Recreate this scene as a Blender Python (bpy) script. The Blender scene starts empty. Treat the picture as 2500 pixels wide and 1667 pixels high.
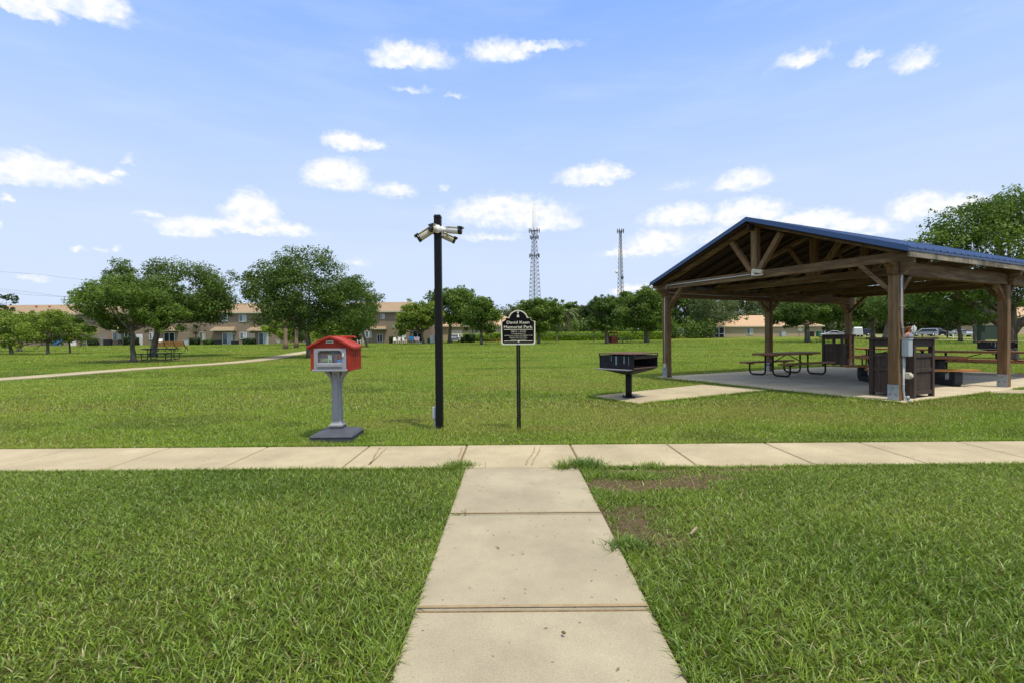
import bpy, math, random
import numpy as np
from mathutils import Vector, Matrix
random.seed(7); rng = np.random.default_rng(11)
R = math.radians
scene = bpy.context.scene
COL = scene.collection

# ------------------------------------------------------------------ camera
F = 1180.0; W, H = 2500.0, 1667.0; EYE = 1.45
cam_d = bpy.data.cameras.new('camera'); cam = bpy.data.objects.new('camera', cam_d); COL.objects.link(cam)
cam_d.sensor_width = 36.0; cam_d.lens = F / W * 36.0
cam_d.clip_start = 0.05; cam_d.clip_end = 6000
CM = Matrix.Rotation(R(90 - 0.704), 4, 'X') @ Matrix.Rotation(R(-0.45), 4, 'Z')
cam.matrix_world = Matrix.Translation((0, 0, EYE)) @ CM
scene.camera = cam

# ------------------------------------------------------------------ light and exposure
SUN = Vector((0.26, -0.30, 1.0)).normalized()
sun_d = bpy.data.lights.new('sun', 'SUN'); sun = bpy.data.objects.new('sun', sun_d); COL.objects.link(sun)
sun_d.energy = 3.0; sun_d.angle = R(2.5); sun_d.color = (1.0, 0.92, 0.78)
sun.rotation_euler = SUN.to_track_quat('Z', 'Y').to_euler()
scene.view_settings.view_transform = 'Standard'; scene.view_settings.look = 'None'
scene.view_settings.exposure = 0.4; scene.view_settings.gamma = 1.0

def ray(px, py):
    d = CM.to_3x3() @ Vector(((px - W/2)/F, -(py - H/2)/F, -1.0)); return d.normalized()

def terrain(y):
    y = np.asarray(y, dtype=float)
    t = np.clip((y - 25)/61, 0, 1); s = t*t*(3-2*t)
    return 0.25*s + 0.0125*np.clip(y - 86, 0, 64)
def tz(y): return float(terrain(y))

def G(px, py):
    """point of the ground seen in that direction"""
    d = ray(px, py); o = Vector((0, 0, EYE))
    t = 0.5; last = 0.5
    while t < 900:
        p = o + d*t
        if p.z <= tz(p.y): break
        last = t; t *= 1.01
    a, b = last, t
    for _ in range(30):
        m = (a+b)/2; p = o + d*m
        if p.z <= tz(p.y): b = m
        else: a = m
    p = o + d*b; p.z = tz(p.y); return p
def P(px, py, Y):
    d = ray(px, py); t = Y/d.y; return Vector((0, 0, EYE)) + d*t

# ------------------------------------------------------------------ sky
world = bpy.data.worlds.new('World'); scene.world = world; world.use_nodes = True
def make_world():
    nt = world.node_tree; N = nt.nodes; L = nt.links; N.clear()
    out = N.new('ShaderNodeOutputWorld'); bg = N.new('ShaderNodeBackground')
    def mth(op, a, b=None, c=None, clamp=False):
        n = N.new('ShaderNodeMath'); n.operation = op; n.use_clamp = clamp
        for i, v in enumerate((a, b, c)):
            if v is None: continue
            if isinstance(v, (int, float)): n.inputs[i].default_value = v
            else: L.new(v, n.inputs[i])
        return n.outputs[0]
    sky = N.new('ShaderNodeTexSky'); sky.sky_type = 'NISHITA'; sky.sun_disc = False
    sky.sun_elevation = math.asin(SUN.z); sky.sun_rotation = math.atan2(SUN.x, SUN.y)
    sky.air_density = 1.0; sky.dust_density = 1.0; sky.ozone_density = 1.5
    tc = N.new('ShaderNodeTexCoord'); sep = N.new('ShaderNodeSeparateXYZ'); L.new(tc.outputs['Generated'], sep.inputs[0])
    X, Yy, Z = sep.outputs
    az0 = mth('ARCTAN2', X, Yy); el0 = mth('ARCSINE', Z)
    # billow the coordinates
    cmb = N.new('ShaderNodeCombineXYZ'); L.new(az0, cmb.inputs[0]); L.new(mth('MULTIPLY', el0, 1.35), cmb.inputs[1])
    def noise(vec, scale, det, rough=0.55, off=0.0):
        n = N.new('ShaderNodeTexNoise'); n.noise_dimensions = '3D'
        n.inputs['Scale'].default_value = scale; n.inputs['Detail'].default_value = det; n.inputs['Roughness'].default_value = rough
        if off:
            va = N.new('ShaderNodeVectorMath'); va.operation = 'ADD'; L.new(vec, va.inputs[0]); va.inputs[1].default_value = (off, off*.7, off*1.3); vec = va.outputs[0]
        L.new(vec, n.inputs['Vector']); return n
    w1 = noise(cmb.outputs[0], 38, 4, .55); s1 = N.new('ShaderNodeSeparateColor'); L.new(w1.outputs['Color'], s1.inputs[0])
    w2 = noise(cmb.outputs[0], 120, 3, .5, 3.1); s2 = N.new('ShaderNodeSeparateColor'); L.new(w2.outputs['Color'], s2.inputs[0])
    def warp(base, o1, o2, k1, k2):
        return mth('ADD', base, mth('ADD', mth('MULTIPLY_ADD', o1, k1, -k1/2), mth('MULTIPLY_ADD', o2, k2, -k2/2)))
    az = warp(az0, s1.outputs[0], s2.outputs[0], .026, .010); el = warp(el0, s1.outputs[1], s2.outputs[1], .022, .010)
    S = 1.0629
    blobs = [(130,0,170,60,1.2),(225,15,80,48,1.1),(60,25,90,36,1),(945,140,95,44,.9),(900,150,50,20,.7),(1150,128,80,40,.75),(1225,112,110,18,.55),
        (1840,145,72,30,.62),(1990,140,42,20,.5),(2100,150,56,40,.6),(795,335,55,32,.95),(850,338,40,18,.7),
        (90,405,110,50,1.05),(20,405,70,42,1),(200,410,70,22,.9),(272,402,22,12,.6),(298,375,15,22,.4),
        (775,418,76,52,1.1),(905,445,58,24,.7),(1020,433,14,13,.4),(1360,412,82,36,.95),(1420,405,40,14,.6),
        (1710,425,66,36,.85),(1670,430,40,20,.7),(2110,488,85,46,1),(2200,480,80,34,.95),
        (580,500,68,56,1.1),(430,533,65,36,1.05),(560,530,170,22,1),(660,528,60,16,.9),(345,495,45,12,.5),
        (1165,500,150,48,.9),(1150,470,60,20,.8),(1250,520,90,30,.9),(1120,550,90,14,.45),(1560,505,95,36,.85),
        (1715,500,95,42,1.05),(1850,520,130,34,1.05),(1960,535,100,36,1.05),(1760,540,220,30,.7),(1510,570,80,44,.9),(1440,583,70,14,.8),
        (15,460,18,12,.7),(0,518,16,10,.7),(80,644,40,12,.55),(180,576,22,8,.5),(230,575,18,7,.4),(270,573,15,9,.5),
        (820,605,28,12,.4),(1450,670,55,18,.8),(945,210,50,10,.35),(1045,223,26,8,.28),(1560,430,40,12,.22)]
    acc = None; sw = None; sv = None
    for (x, y, rx, ry, amp) in blobs:
        x *= S; y *= S; rx *= S; ry *= S
        d0 = ray(x, y); d1 = ray(x+rx, y); d2 = ray(x, y-ry)
        A = math.atan2(d0.x, d0.y); E = math.asin(d0.z); ra = abs(math.atan2(d1.x, d1.y)-A); re = abs(math.asin(d2.z)-E)
        ra *= 1.16; re *= 1.22
        du = mth('MULTIPLY_ADD', az, 1/ra, -A/ra); dv = mth('MULTIPLY_ADD', el, 1/re, -E/re)
        dv0 = dv; dv = mth('MAXIMUM', dv, mth('MULTIPLY', dv, -2.3))
        r = mth('SQRT', mth('ADD', mth('MULTIPLY', du, du), mth('MULTIPLY', dv, dv)))
        d = mth('MULTIPLY_ADD', r, -amp, amp)
        acc = d if acc is None else mth('MAXIMUM', acc, d)
        wgt = mth('MAXIMUM', d, 0.0); sw = wgt if sw is None else mth('ADD', sw, wgt); wv = mth('MULTIPLY', wgt, dv0); sv = wv if sv is None else mth('ADD', sv, wv)
    fb = noise(cmb.outputs[0], 52, 7, .58, 7.7); 
    dens = mth('ADD', acc, mth('MULTIPLY_ADD', fb.outputs[0], .62, -.33))
    mr = N.new('ShaderNodeMapRange'); mr.interpolation_type = 'SMOOTHSTEP'; L.new(dens, mr.inputs[0]); mr.inputs[1].default_value = -.08; mr.inputs[2].default_value = .52
    alpha = mr.outputs[0]
    # thin veil, stretched level bands
    cs = N.new('ShaderNodeCombineXYZ'); L.new(mth('MULTIPLY', az0, 1.6), cs.inputs[0]); L.new(mth('MULTIPLY', el0, 9.0), cs.inputs[1])
    veil = noise(cs.outputs[0], 1.9, 5, .6, 1.3)
    mv = N.new('ShaderNodeMapRange'); mv.interpolation_type = 'SMOOTHSTEP'; L.new(veil.outputs[0], mv.inputs[0]); mv.inputs[1].default_value = .38; mv.inputs[2].default_value = .72; mv.inputs[4].default_value = .16
    # sky colour by height: bright zenith added out of view to fill shadows; below it Nishita leaned towards the clear pale day of the picture
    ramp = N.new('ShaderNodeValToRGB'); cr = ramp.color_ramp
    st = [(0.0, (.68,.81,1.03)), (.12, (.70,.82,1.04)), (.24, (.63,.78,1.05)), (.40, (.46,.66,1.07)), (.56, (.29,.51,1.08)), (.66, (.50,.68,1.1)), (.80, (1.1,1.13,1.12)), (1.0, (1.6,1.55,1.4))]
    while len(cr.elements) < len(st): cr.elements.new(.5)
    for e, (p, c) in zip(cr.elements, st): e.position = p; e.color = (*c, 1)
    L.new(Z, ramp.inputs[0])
    nis = N.new('ShaderNodeMix'); nis.data_type = 'RGBA'; nis.blend_type = 'MULTIPLY'; nis.inputs[0].default_value = 1.0
    L.new(sky.outputs[0], nis.inputs[6]); nis.inputs[7].default_value = (.10,.10,.10,1)
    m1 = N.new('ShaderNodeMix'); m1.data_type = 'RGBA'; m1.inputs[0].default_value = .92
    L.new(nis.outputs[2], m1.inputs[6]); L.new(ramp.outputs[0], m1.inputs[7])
    m2 = N.new('ShaderNodeMix'); m2.data_type = 'RGBA'; L.new(mv.outputs[0], m2.inputs[0]); L.new(m1.outputs[2], m2.inputs[6]); m2.inputs[7].default_value = (.80,.90,1.08,1)
    shade = noise(cmb.outputs[0], 46, 4, .5, 5.0)
    ms = N.new('ShaderNodeMapRange'); lift = mth('DIVIDE', sv, mth('ADD', sw, .02)); L.new(mth('ADD', mth('MULTIPLY', lift, .55), mth('MULTIPLY_ADD', shade.outputs[0], 1.5, -.42)), ms.inputs[0]); ms.inputs[1].default_value = .05; ms.inputs[2].default_value = .50
    cc = N.new('ShaderNodeMix'); cc.data_type = 'RGBA'; L.new(ms.outputs[0], cc.inputs[0]); cc.inputs[6].default_value = (.74,.85,1.04,1); cc.inputs[7].default_value = (1.04,1.04,1.04,1)
    m3 = N.new('ShaderNodeMix'); m3.data_type = 'RGBA'; L.new(alpha, m3.inputs[0]); L.new(m2.outputs[2], m3.inputs[6]); L.new(cc.outputs[2], m3.inputs[7])
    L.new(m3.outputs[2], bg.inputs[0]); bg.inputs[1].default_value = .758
    L.new(bg.outputs[0], out.inputs[0])
make_world()

# ------------------------------------------------------------------ materials
def srgb(r, g, b):
    f = lambda c: (c/255/12.92) if c/255 <= .04045 else ((c/255+.055)/1.055)**2.4
    return (f(r), f(g), f(b))
def mat(name, col, rough=.7, metal=0.0, var=.0, vscale=6.0, bump=0.0, bscale=60.0, stretch=(1,1,1), col2=None, c2scale=2.0, c2lo=.45, c2hi=.65, spec=.3, coat=0.0, trans=0):
    m = bpy.data.materials.new(name); m.use_nodes = True; nt = m.node_tree; N = nt.nodes; L = nt.links
    b = N['Principled BSDF']; b.inputs['Roughness'].default_value = rough; b.inputs['Metallic'].default_value = metal
    b.inputs['Specular IOR Level'].default_value = spec; b.inputs['Coat Weight'].default_value = coat
    tc = N.new('ShaderNodeTexCoord'); mp = N.new('ShaderNodeMapping'); mp.inputs['Scale'].default_value = stretch; L.new(tc.outputs['Object'], mp.inputs[0])
    def nz(s, d=5):
        n = N.new('ShaderNodeTexNoise'); n.inputs['Scale'].default_value = s; n.inputs['Detail'].default_value = d; n.inputs['Roughness'].default_value = .6; L.new(mp.outputs[0], n.inputs['Vector']); return n
    src = None
    if col2 is not None:
        n = nz(c2scale, 6); mr = N.new('ShaderNodeMapRange'); L.new(n.outputs[0], mr.inputs[0]); mr.inputs[1].default_value = c2lo; mr.inputs[2].default_value = c2hi
        mx = N.new('ShaderNodeMix'); mx.data_type = 'RGBA'; L.new(mr.outputs[0], mx.inputs[0]); mx.inputs[6].default_value = (*col, 1); mx.inputs[7].default_value = (*col2, 1); src = mx.outputs[2]
    if var > 0:
        n = nz(vscale, 6); mr = N.new('ShaderNodeMapRange'); L.new(n.outputs[0], mr.inputs[0]); mr.inputs[1].default_value = .3; mr.inputs[2].default_value = .7; mr.inputs[3].default_value = 1-var; mr.inputs[4].default_value = 1+var
        hs = N.new('ShaderNodeHueSaturation'); L.new(mr.outputs[0], hs.inputs['Value'])
        if src is not None: L.new(src, hs.inputs['Color'])
        else: hs.inputs['Color'].default_value = (*col, 1)
        src = hs.outputs[0]
    if src is not None: L.new(src, b.inputs['Base Color'])
    else: b.inputs['Base Color'].default_value = (*col, 1)
    if bump > 0:
        n = nz(bscale, 4); bp = N.new('ShaderNodeBump'); bp.inputs['Strength'].default_value = bump; bp.inputs['Distance'].default_value = .01; L.new(n.outputs[0], bp.inputs['Height']); L.new(bp.outputs[0], b.inputs['Normal'])
    return m

def weather(m, dark=(.03,.025,.018), lo=.52, hi=.72, scale=1.7, amt=.7, st=(1,1,1)):
    nt = m.node_tree; N = nt.nodes; L = nt.links; b = N['Principled BSDF']; src = b.inputs['Base Color'].links[0].from_socket
    tc = N.new('ShaderNodeTexCoord'); mp = N.new('ShaderNodeMapping'); mp.inputs['Scale'].default_value = st; L.new(tc.outputs['Object'], mp.inputs[0])
    n = N.new('ShaderNodeTexNoise'); n.inputs['Scale'].default_value = scale; n.inputs['Detail'].default_value = 8; n.inputs['Roughness'].default_value = .68; L.new(mp.outputs[0], n.inputs['Vector'])
    mr = N.new('ShaderNodeMapRange'); L.new(n.outputs[0], mr.inputs[0]); mr.inputs[1].default_value = lo; mr.inputs[2].default_value = hi; mr.inputs[4].default_value = amt
    mx = N.new('ShaderNodeMix'); mx.data_type = 'RGBA'; L.new(mr.outputs[0], mx.inputs[0]); L.new(src, mx.inputs[6]); mx.inputs[7].default_value = (*dark, 1); L.new(mx.outputs[2], b.inputs['Base Color'])
def leaf_mat(name, tint=(1,1,1), transl=.35, rough=.55):
    m = bpy.data.materials.new(name); m.use_nodes = True; nt = m.node_tree; N = nt.nodes; L = nt.links; N.clear()
    o = N.new('ShaderNodeOutputMaterial'); at = N.new('ShaderNodeAttribute'); at.attribute_name = 'tone'
    mu = N.new('ShaderNodeMix'); mu.data_type = 'RGBA'; mu.blend_type = 'MULTIPLY'; mu.inputs[0].default_value = 1; L.new(at.outputs['Color'], mu.inputs[6]); mu.inputs[7].default_value = (*tint, 1)
    p = N.new('ShaderNodeBsdfPrincipled'); p.inputs['Roughness'].default_value = rough; p.inputs['Specular IOR Level'].default_value = .25; L.new(mu.outputs[2], p.inputs['Base Color'])
    t = N.new('ShaderNodeBsdfTranslucent'); hs = N.new('ShaderNodeHueSaturation'); hs.inputs['Value'].default_value = 1.3; hs.inputs['Hue'].default_value = .495; L.new(mu.outputs[2], hs.inputs['Color']); L.new(hs.outputs[0], t.inputs[0])
    mx = N.new('ShaderNodeMixShader'); mx.inputs[0].default_value = transl; L.new(p.outputs[0], mx.inputs[1]); L.new(t.outputs[0], mx.inputs[2]); L.new(mx.outputs[0], o.inputs[0])
    return m

M = {}
M['leaf'] = leaf_mat('leaf_green'); M['blade'] = leaf_mat('grass_blade', transl=.32, rough=.42)
M['bark'] = mat('bark', (.11,.085,.06), .9, var=.35, vscale=3, stretch=(3,3,.6), bump=.6, bscale=8, col2=(.2,.18,.14))
M['palm_bark'] = mat('palm_bark', (.24,.17,.12), .9, var=.3, vscale=4, stretch=(1,1,6), bump=.5, bscale=4)
def concrete(name, col):
    m = mat(name, col, .9, var=.10, vscale=1.3, bump=.25, bscale=160, spec=.15)
    nt = m.node_tree; N = nt.nodes; L = nt.links; b = N['Principled BSDF']
    src = b.inputs['Base Color'].links[0].from_socket
    tc = N.new('ShaderNodeTexCoord')
    n = N.new('ShaderNodeTexNoise'); n.inputs['Scale'].default_value = 130; n.inputs['Detail'].default_value = 3; L.new(tc.outputs['Object'], n.inputs['Vector'])
    mr = N.new('ShaderNodeMapRange'); L.new(n.outputs[0], mr.inputs[0]); mr.inputs[1].default_value = .3; mr.inputs[2].default_value = .7; mr.inputs[3].default_value = .85; mr.inputs[4].default_value = 1.12
    v = N.new('ShaderNodeTexNoise'); v.inputs['Scale'].default_value = 24; v.inputs['Detail'].default_value = 2; L.new(tc.outputs['Object'], v.inputs['Vector'])
    m2 = N.new('ShaderNodeMapRange'); L.new(v.outputs[0], m2.inputs[0]); m2.inputs[1].default_value = .70; m2.inputs[2].default_value = .75; m2.inputs[3].default_value = 1; m2.inputs[4].default_value = .45
    st = N.new('ShaderNodeTexNoise'); st.inputs['Scale'].default_value = .9; st.inputs['Detail'].default_value = 6; st.inputs['Roughness'].default_value = .7; L.new(tc.outputs['Object'], st.inputs['Vector'])
    m4 = N.new('ShaderNodeMapRange'); L.new(st.outputs[0], m4.inputs[0]); m4.inputs[1].default_value = .35; m4.inputs[2].default_value = .7; m4.inputs[3].default_value = 1.09; m4.inputs[4].default_value = .78
    mu = N.new('ShaderNodeMath'); mu.operation = 'MULTIPLY'; L.new(mr.outputs[0], mu.inputs[0]); L.new(m2.outputs[0], mu.inputs[1])
    mu2 = N.new('ShaderNodeMath'); mu2.operation = 'MULTIPLY'; L.new(mu.outputs[0], mu2.inputs[0]); L.new(m4.outputs[0], mu2.inputs[1])
    hs = N.new('ShaderNodeHueSaturation'); L.new(src, hs.inputs['Color']); L.new(mu2.outputs[0], hs.inputs['Value']); L.new(hs.outputs[0], b.inputs['Base Color'])
    return m
M['walk'] = concrete('path_concrete', (.40,.34,.225)); M['walk2'] = concrete('path_concrete_grey', (.345,.303,.215)); M['slab'] = concrete('slab_concrete', (.55,.475,.335))
M['joint'] = mat('joint_dirt', (.16,.11,.055), .95, var=.4, vscale=20)
M['stain'] = mat('rust_stain', (.29,.215,.12), .95, var=.15, vscale=20)
wc1, wc2 = (.135,.078,.034), (.20,.135,.070)
M['wood_u'] = mat('timber_long', wc1, .8, var=.4, vscale=5, stretch=(.35,4,4), bump=.4, bscale=20, col2=wc2, c2scale=2.2)
M['wood_v'] = mat('timber_across', wc1, .8, var=.4, vscale=5, stretch=(4,.35,4), bump=.4, bscale=20, col2=wc2, c2scale=2.2)
M['wood_z'] = mat('timber_upright', (.165,.090,.038), .8, var=.35, vscale=5, stretch=(4,4,.4), bump=.4, bscale=20, col2=wc2, c2scale=2.0)
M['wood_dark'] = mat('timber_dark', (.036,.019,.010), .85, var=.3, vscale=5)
M['weathered'] = mat('timber_weathered', (.30,.26,.19), .85, var=.3, vscale=4, stretch=(.5,4,4), col2=(.12,.09,.06), c2scale=1.6)
weather(M['wood_u'], st=(.6,3,3)); weather(M['wood_v'], st=(3,.6,3)); weather(M['wood_z'], lo=.55, hi=.75, st=(3,3,.8)); weather(M['weathered'], (.05,.045,.035), .46, .62, 2.2, .8, (1,1,.3))
M['blue_metal'] = mat('blue_roof_metal', (.020,.072,.20), .42, metal=.0, var=.06, spec=.5, coat=.2)
M['galv'] = mat('galvanised_steel', (.33,.36,.38), .5, metal=.5, var=.15, vscale=15)
M['bolt'] = mat('rusty_bolt', (.10,.07,.05), .7)
M['conduit'] = mat('grey_conduit', (.52,.53,.52), .5, var=.05)
M['boxgrey'] = mat('box_grey', (.38,.42,.42), .55, var=.06)
M['bin'] = mat('brown_bin_plastic', (.060,.042,.032), .75, var=.25, vscale=6, stretch=(3,3,.4), bump=.5, bscale=30, col2=(.045,.03,.022))
M['bin_red'] = mat('red_bin_plastic', (.12,.03,.02), .75, var=.2)
M['plank'] = mat('table_plank', (.34,.15,.055), .65, var=.22, vscale=7, stretch=(.4,5,5), col2=(.25,.11,.042))
M['plank_pale'] = mat('bench_plank', (.42,.19,.055), .65, var=.15, vscale=7, stretch=(.4,5,5))
M['black'] = mat('black_powder_coat', (.012,.012,.012), .5, var=.1, spec=.2)
M['thick_black'] = mat('black_plastic', (.016,.018,.022), .6, var=.1)
M['green_table'] = mat('dark_green_coat', (.035,.05,.045), .6, var=.1)
M['grill'] = mat('grill_steel', (.016,.015,.016), .7, spec=.2, metal=.0, var=.3, vscale=12, col2=(.024,.025,.029), c2scale=5)
M['rust'] = mat('grill_rust', (.13,.07,.055), .85, var=.3, vscale=14, col2=(.10,.075,.065), c2scale=6)
M['steelshelf'] = mat('grill_shelf', (.22,.22,.25), .5, metal=.3, var=.1)
M['streak'] = mat('pale_streak', (.20,.27,.30), .8, var=.2)
M['pole'] = mat('black_pole', (.008,.008,.008), .5, var=.2, vscale=30, spec=.18)
M['white'] = mat('white_plastic', (.74,.72,.67), .45, var=.05)
M['cream'] = mat('cream_plastic', (.55,.52,.38), .5, var=.08)
M['lens'] = mat('lens_black', (.008,.008,.009), .15, spec=.6)
M['red'] = mat('red_plastic', (.36,.040,.022), .55, spec=.15, var=.18, vscale=10, col2=(.28,.030,.020), c2scale=5, bump=.15, bscale=60)
M['libgrey'] = mat('library_grey', (.285,.29,.305), .55, var=.06, vscale=14, bump=.1, bscale=90)
M['libdark'] = mat('library_base', (.062,.066,.082), .6, var=.15, vscale=9, bump=.25, bscale=50)
M['glass_lib'] = None
M['sign'] = mat('sign_black', (.006,.005,.006), .6, spec=.08)
M['signcream'] = mat('sign_cream', (.68,.66,.49), .5)
M['rivet'] = mat('rivet', (.6,.6,.62), .35, metal=.4)
M['stucco'] = mat('stucco_tan', (.245,.190,.135), .9, var=.06, vscale=.6, bump=.1, bscale=20)
M['stucco2'] = mat('stucco_peach', (.43,.34,.22), .9, var=.05, vscale=.5)
M['tile'] = mat('roof_tile', (.30,.215,.132), .9, var=.16, vscale=4, stretch=(1,3,3), col2=(.26,.175,.11), c2scale=.8)
M['tile2'] = mat('roof_tile_peach', (.46,.31,.19), .9, var=.12, vscale=3)
M['fascia'] = mat('cream_fascia', (.50,.46,.33), .8)
M['winframe'] = mat('window_white', (.72,.73,.72), .5)
M['blind'] = mat('window_blind', (.42,.46,.46), .35, var=.1, vscale=3, stretch=(8,1,.2))
M['pane'] = mat('window_pane', (.10,.125,.15), .12, var=.2, vscale=1, spec=.6)
M['dark'] = mat('dark_opening', (.012,.014,.016), .2)
M['garage'] = mat('garage_cream', (.60,.57,.47), .7)
M['fence'] = mat('grey_fence', (.26,.23,.20), .9, var=.2, vscale=2)
M['tower'] = mat('tower_steel', (.075,.078,.09), .6); M['tower_pale'] = mat('tower_pale', (.75,.72,.74), .6)
M['tire'] = mat('tyre', (.015,.015,.015), .9); M['rim'] = mat('rim', (.4,.4,.42), .4, metal=.6)
M['carwhite'] = mat('car_white', (.72,.73,.75), .3, coat=.5); M['carsilver'] = mat('car_silver', (.28,.29,.30), .35, metal=.3, coat=.5); M['carnavy'] = mat('car_navy', (.012,.022,.045), .3, coat=.6); M['cardark'] = mat('car_dark', (.03,.03,.035), .3, coat=.6)
M['carglass'] = mat('car_glass', (.012,.016,.02), .1, spec=.6); M['redlamp'] = mat('tail_lamp', (.5,.02,.02), .3); M['headlamp'] = mat('head_lamp', (.6,.62,.65), .2)
M['skin'] = mat('skin', (.42,.21,.13), .6); M['hair'] = mat('hair', (.17,.06,.025), .7); M['lavender'] = mat('lavender_top', (.27,.26,.36), .9); M['denim'] = mat('denim', (.05,.07,.12), .9)
M['bluechair'] = mat('blue_plastic', (.08,.22,.5), .5); M['green_bin'] = mat('green_bin', (.02,.12,.07), .6); M['yellow'] = mat('yellow_plastic', (.75,.32,.01), .5)
M['greenbox'] = mat('utility_green', (.035,.055,.04), .7, var=.08)
M['pinkcloth'] = mat('pink_towel', (.6,.35,.45), .9, var=.3, vscale=12, col2=(.5,.55,.8), c2scale=8); M['teal'] = mat('blue_towel', (.02,.22,.6), .8)
M['twig'] = mat('twig', (.30,.23,.18), .9, var=.3)

# ------------------------------------------------------------------ mesh helpers
def tag(o, label=None, cat=None, group=None, kind=None):
    if label: o['label'] = label
    if cat: o['category'] = cat
    if group: o['group'] = group
    if kind: o['kind'] = kind
    return o
def thing(name, label, cat, loc=(0,0,0), rz=0.0, group=None):
    o = bpy.data.objects.new(name, None); COL.objects.link(o); o.location = loc; o.rotation_euler = (0,0,rz); o.empty_display_size = .2
    return tag(o, label, cat, group)
class MB:
    def __init__(s): s.v = []; s.f = []; s.m = []; s.mi = 0; s.sm = []
    def add(s, vs, fs, smooth=False):
        n = len(s.v); s.v += [tuple(v) for v in vs]; s.f += [tuple(i+n for i in f) for f in fs]; s.m += [s.mi]*len(fs); s.sm += [smooth]*len(fs); return s
    def box(s, c, d, rot=None, taper=1.0):
        x, y, z = (k/2 for k in d); t = taper
        vs = [Vector(p) for p in ((-x,-y,-z),(x,-y,-z),(x,y,-z),(-x,y,-z),(-x*t,-y*t,z),(x*t,-y*t,z),(x*t,y*t,z),(-x*t,y*t,z))]
        if rot is not None: vs = [rot @ v for v in vs]
        vs = [v+Vector(c) for v in vs]
        return s.add(vs, [(0,3,2,1),(4,5,6,7),(0,1,5,4),(1,2,6,5),(2,3,7,6),(3,0,4,7)])
    def bb(s, a, b): return s.box([(p+q)/2 for p, q in zip(a, b)], [abs(q-p) for p, q in zip(a, b)])
    def beam(s, a, b, w, h, up=(0,0,1)):
        a = Vector(a); b = Vector(b); d = b-a; L = d.length; x = d.normalized(); up = Vector(up)
        y = up.cross(x)
        if y.length < 1e-4: y = Vector((0,1,0)).cross(x)
        y.normalize(); z = x.cross(y); rot = Matrix((x, y, z)).transposed()
        return s.box((a+b)/2, (L, w, h), rot)
    def tube(s, pts, r, n=8, caps=True):
        pts = [Vector(p) for p in pts]; rr = r if isinstance(r, (list, tuple)) else [r]*len(pts); vs = []; fs = []
        prev = None
        for i, p in enumerate(pts):
            d = (pts[min(i+1, len(pts)-1)]-pts[max(i-1, 0)]).normalized()
            if prev is None:
                a = Vector((0,0,1)) if abs(d.z) < .9 else Vector((1,0,0)); x = d.cross(a).normalized()
            else: x = (prev - d*prev.dot(d)).normalized()
            prev = x; y = d.cross(x)
            vs += [p+(x*math.cos(2*math.pi*k/n)+y*math.sin(2*math.pi*k/n))*rr[i] for k in range(n)]
        for i in range(len(pts)-1):
            for k in range(n): fs.append((i*n+k, i*n+(k+1) % n, (i+1)*n+(k+1) % n, (i+1)*n+k))
        if caps: fs.append(tuple(range(n-1, -1, -1))); fs.append(tuple((len(pts)-1)*n+k for k in range(n)))
        return s.add(vs, fs, True)
    def prism(s, prof, a, b, axis='y'):
        """profile (p,q) extruded along an axis from a to b"""
        n = len(prof)
        mk = {'y': lambda p, q, t: (p, t, q), 'x': lambda p, q, t: (t, p, q), 'z': lambda p, q, t: (p, q, t)}[axis]
        vs = [mk(p, q, a) for p, q in prof]+[mk(p, q, b) for p, q in prof]
        fs = [tuple(range(n)), tuple(range(2*n-1, n-1, -1))]+[(i, i+n, (i+1) % n+n, (i+1) % n) for i in range(n)]
        return s.add(vs, fs)
    def xf(s, Mx, start=0):
        for i in range(start, len(s.v)): s.v[i] = tuple(Mx @ Vector(s.v[i]))
        return s
    def build(s, name, m, parent=None, bevel=0, fix=True, label=None):
        me = bpy.data.meshes.new(name); me.from_pydata(s.v, [], s.f)
        ms = m if isinstance(m, (list, tuple)) else [m]
        for k in ms: me.materials.append(k)
        me.polygons.foreach_set('material_index', s.m); me.polygons.foreach_set('use_smooth', s.sm)
        if fix:
            import bmesh
            bm = bmesh.new(); bm.from_mesh(me); bmesh.ops.recalc_face_normals(bm, faces=bm.faces); bm.to_mesh(me); bm.free()
        me.update()
        o = bpy.data.objects.new(name, me); COL.objects.link(o)
        if parent: o.parent = parent
        if bevel:
            bv = o.modifiers.new('bevel', 'BEVEL'); bv.width = bevel; bv.segments = 2; bv.limit_method = 'ANGLE'; bv.angle_limit = R(40)
        if label: o['label'] = label
        return o
def copy_tree(o, parent=None):
    c = o.copy(); COL.objects.link(c); c.parent = parent
    for ch in list(o.children): copy_tree(ch, c)
    return c
def np_mesh(name, verts, polys, m, tone=None, parent=None, smooth=False):
    """verts (N,3); polys = list of int arrays (K, sides)"""
    me = bpy.data.meshes.new(name); verts = np.asarray(verts, dtype=np.float32)
    me.vertices.add(len(verts)); me.vertices.foreach_set('co', verts.ravel())
    loops = np.concatenate([p.ravel() for p in polys]).astype(np.int32)
    tot = np.concatenate([np.full(len(p), p.shape[1]) for p in polys]).astype(np.int32)
    st = np.concatenate([[0], np.cumsum(tot)[:-1]]).astype(np.int32)
    me.loops.add(len(loops)); me.loops.foreach_set('vertex_index', loops)
    me.polygons.add(len(tot)); me.polygons.foreach_set('loop_start', st); me.polygons.foreach_set('loop_total', tot)
    if tone is not None:
        a = me.color_attributes.new('tone', 'FLOAT_COLOR', 'POINT'); c = np.ones((len(verts), 4), dtype=np.float32); c[:, :3] = tone; a.data.foreach_set('color', c.ravel())
    me.update(calc_edges=True); me.materials.append(m)
    if smooth: me.polygons.foreach_set('use_smooth', np.ones(len(tot), dtype=bool))
    o = bpy.data.objects.new(name, me); COL.objects.link(o)
    if parent: o.parent = parent
    return o
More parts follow.
